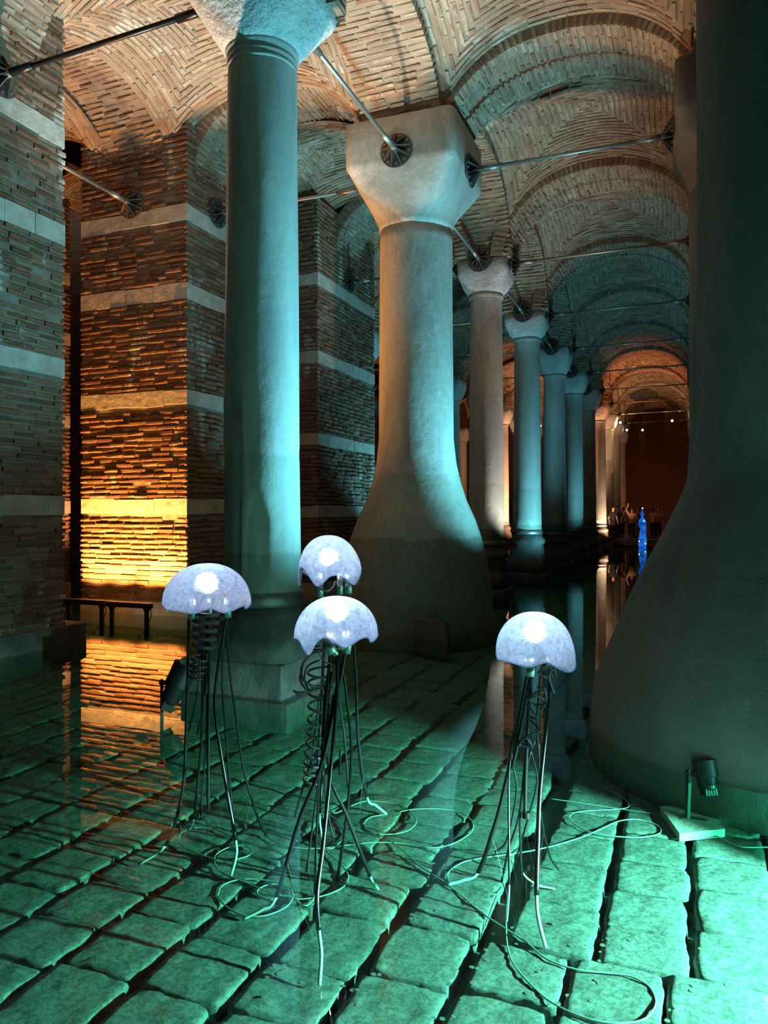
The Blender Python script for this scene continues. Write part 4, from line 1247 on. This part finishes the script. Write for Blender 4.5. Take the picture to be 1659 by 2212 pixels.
# blue lit glass figure standing in the water
fx = W(1388, 1183, 0)
fe = empty('glass_figure', (fx[0], fx[1], FLOOR), 'tall blue lit glass figure rising from the water at the far end', 'sculpture')
def S_(z): return z * 1.0
MB().lathe((fx[0], fx[1], 0), [(-.2, .17), (0, .17), (.2, .20), (.45, .19), (.7, .155), (.85, .11), (.95, .10), (1.05, .115)], 28, wob=.05).build('skirt', M['blueglass'], fe, True)
MB().lathe((fx[0] - .02, fx[1], 0), [(1.03, .10), (1.15, .115), (1.3, .125), (1.42, .11), (1.5, .06), (1.56, .045)], 24, wob=.04).build('torso', M['blueglass'], fe, True)
MB().lathe((fx[0] - .01, fx[1], 0), [(1.54, .045), (1.6, .075), (1.68, .08), (1.76, .06), (1.86, .03), (1.95, .01)], 20).build('head', M['blueglass'], fe, True)
MB().tube(smooth_path([(fx[0] - .11, fx[1], 1.42), (fx[0] - .17, fx[1] - .03, 1.25), (fx[0] - .16, fx[1] - .06, 1.08), (fx[0] - .05, fx[1] - .12, .98)]), .028, 8).build('arm', M['blueglass'], fe, True)
MB().tube(smooth_path([(fx[0] + .09, fx[1], 1.42), (fx[0] + .14, fx[1] - .03, 1.25), (fx[0] + .15, fx[1] - .04, 1.0), (fx[0] + .17, fx[1] - .02, .8)]), .03, 8).build('arm', M['blueglass'], fe, True)
for (dx, z) in ((0, 1.97), (-.15, .32), (.14, .2), (.08, 1.33)):
    MB().sphere((fx[0] + dx, fx[1] - .14 * (z < 1.9), z), .028, 10, 6).build('light_point', M['bulb_blue'], fe, True)

# visitors: one continuous skinned body each, clothes and hair as parts
M['skin'] = mat_plain('skin_tone', (.50, .30, .22), .6)
M['hair'] = mat_plain('dark_hair', (.015, .012, .010), .5)
M['hair_fair'] = mat_plain('fair_hair', (.40, .20, .09), .5)
def cloth(name, c): return mat_plain(name, c, .9)
def skin_obj(name, nodes, edges, mat, parent, root=0):
    bm = bmesh.new()
    lay = bm.verts.layers.skin.verify()
    vs = [bm.verts.new(n[0]) for n in nodes]
    for a, b in edges: bm.edges.new((vs[a], vs[b]))
    for v, n in zip(vs, nodes): v[lay].radius = (n[1], n[1] if len(n) < 3 else n[2])
    vs[root][lay].use_root = True
    me = bpy.data.meshes.new(name)
    bm.to_mesh(me); bm.free()
    me.materials.append(mat)
    o = bpy.data.objects.new(name, me)
    COL.objects.link(o); o.parent = parent
    o.modifiers.new('skin', 'SKIN').use_smooth_shade = True
    o.modifiers.new('smooth', 'SUBSURF').levels = 1
    o.modifiers['smooth'].render_levels = 2
    return o
def person(px, zc, yaw, label, shirt, trousers, hair, la, ra, h=1.70, long_hair=False, deck=.30, bag=None):
    g = P(px, 1100, zc)
    e = empty('person', (g[0], g[1], deck), label, 'person')
    e.rotation_euler = (0, 0, yaw)
    e.scale = (h / 1.7,) * 3
    hip, kn, an, fo = .09, .095, .10, .11
    nodes = [((0, 0, .92), .125, .095), ((0, 0, 1.12), .115, .085), ((0, .01, 1.32), .145, .09), ((0, .01, 1.43), .07, .06), ((0, .0, 1.50), .045), ((0, -.01, 1.56), .065), ((0, -.02, 1.63), .078, .088), ((0, -.01, 1.69), .055)]
    edges = [(0, 1), (1, 2), (2, 3), (3, 4), (4, 5), (5, 6), (6, 7)]
    # nose
    nodes.append(((0, -.115, 1.605), .014)); edges.append((6, 8))
    for sg, arm in ((-1, la), (1, ra)):
        i = len(nodes)
        nodes += [((sg * hip, 0, .86), .085), ((sg * kn, -.01, .48), .058), ((sg * an, .01, .10), .04), ((sg * fo, -.10, .03), .032)]
        edges += [(0, i), (i, i + 1), (i + 1, i + 2), (i + 2, i + 3)]
        j = len(nodes)
        sh = (sg * .175, .01, 1.40)
        el, wr = arm
        nodes += [(sh, .052), (el, .040), (wr, .028)]
        edges += [(2, j), (j, j + 1), (j + 1, j + 2)]
        d = np.array(wr) - np.array(el); d /= np.linalg.norm(d)
        s_ = np.cross(d, (0, 1, .2)); s_ /= np.linalg.norm(s_) + 1e-9
        pm = np.array(wr) + d * .05
        nodes.append((tuple(pm), .026)); edges.append((j + 2, j + 3))
        for f_ in range(4):
            tip = pm + d * (.085, .10, .095, .075)[f_] + s_ * (f_ - 1.5) * .022
            nodes.append((tuple(tip), .009)); edges.append((j + 3, j + 4 + f_))
        th = np.array(wr) + d * .045 + s_ * .055
        nodes.append((tuple(th), .010)); edges.append((j + 2, j + 8))
    skin_obj('body', nodes, edges, M['skin'], e)
    cn = [((0, 0, .80), .155, .125), ((0, 0, 1.10), .138, .108), ((0, .01, 1.33), .165, .11), ((0, .01, 1.42), .08, .07)]
    ce = [(0, 1), (1, 2), (2, 3)]
    for sg, arm in ((-1, la), (1, ra)):
        i = len(cn); el = np.array(arm[0]); sh = np.array((sg * .18, .01, 1.40))
        cn += [(tuple(sh), .072), (tuple(sh + (el - sh) * .85), .062)]
        ce += [(2, i), (i, i + 1)]
    skin_obj('shirt', cn, ce, shirt, e)
    tn = [((0, 0, .98), .135, .105)]; te = []
    for sg in (-1, 1):
        i = len(tn)
        tn += [((sg * .09, 0, .85), .10), ((sg * .095, -.01, .48), .075), ((sg * .10, .01, .10), .06)]
        te += [(0, i), (i, i + 1), (i + 1, i + 2)]
    skin_obj('trousers', tn, te, trousers, e)
    m = MB().sphere((0, .008, .0), .094, 14, 10, (.92, .98, .92))
    m.V = [(v[0], v[1] + .026, v[2] + 1.672) for v in m.V]
    if long_hair:
        m.add([], [])
        b2 = MB().sphere((0, .07, 1.50), .085, 12, 8, (1, .55, 2.0)); m.add(b2.V, b2.F)
    me = bpy.data.meshes.new('hair'); me.from_pydata(m.V, [], m.F); me.materials.append(hair); me.update()
    o = bpy.data.objects.new('hair', me); COL.objects.link(o); o.parent = e
    # shoes
    for sg in (-1, 1):
        sm = MB().sphere((sg * .108, -.06, .045), .05, 10, 6, (.9, 2.3, .9))
        me = bpy.data.meshes.new('shoe'); me.from_pydata(sm.V, [], sm.F); me.materials.append(M['blackmetal']); me.update()
        o = bpy.data.objects.new('shoe', me); COL.objects.link(o); o.parent = e
    return e
DN_L = ((-.24, .02, 1.13), (-.25, -.05, .90)); DN_R = ((.24, .02, 1.13), (.25, -.05, .90))
FW_L = ((-.22, -.08, 1.15), (-.10, -.32, 1.22)); FW_R = ((.22, -.08, 1.15), (.10, -.32, 1.22))
UP_L = ((-.30, .0, 1.62), (-.20, -.02, 1.86))
c_pale = cloth('pale_cotton', (.45, .36, .28)); c_black = cloth('black_cotton', (.012, .012, .014)); c_tan = cloth('tan_cotton', (.42, .30, .13)); c_sal = cloth('salmon_cotton', (.62, .33, .22))
c_dark = cloth('dark_denim', (.02, .022, .03)); c_rose = cloth('rose_cotton', (.35, .12, .12)); c_grey = cloth('grey_cotton', (.13, .14, .13))
person(1308, 41.76, 1.4, 'person in a pale top and rose trousers beside the orange column, arms forward', c_pale, c_rose, M['hair'], FW_L, FW_R, 1.64)
person(1324, 41.28, .6, 'person all in black, left of a pair with backs turned', c_black, c_dark, M['hair'], DN_L, DN_R, 1.74)
person(1334, 42.24, -.4, 'person in black standing close behind another in black', c_black, c_dark, M['hair'], FW_L, DN_R, 1.74)
person(1345, 43.68, -1.0, 'person with pale sleeves half hidden behind the two in black', c_pale, c_dark, M['hair'], DN_L, FW_R, 1.68)
person(1365, 41.28, math.pi, 'person in a tan shirt raising one arm high, back turned', c_tan, c_dark, M['hair'], DN_L, ((.30, .0, 1.62), (.22, -.02, 1.86)), 1.66)
person(1379, 42.72, -.7, 'person in dark grey standing behind the blue glass figure', c_grey, c_grey, M['hair'], FW_L, DN_R, 1.68)
person(1411, 41.76, 2.6, 'person in a salmon shirt with dark hair, right of the blue figure', c_sal, c_dark, M['hair'], ((-.30, -.05, 1.25), (-.42, -.2, 1.36)), DN_R, 1.64)
person(1422, 43.20, .5, 'person with fair hair and a tan top at the right of the group', c_tan, c_dark, M['hair_fair'], DN_L, FW_R, 1.64, True)
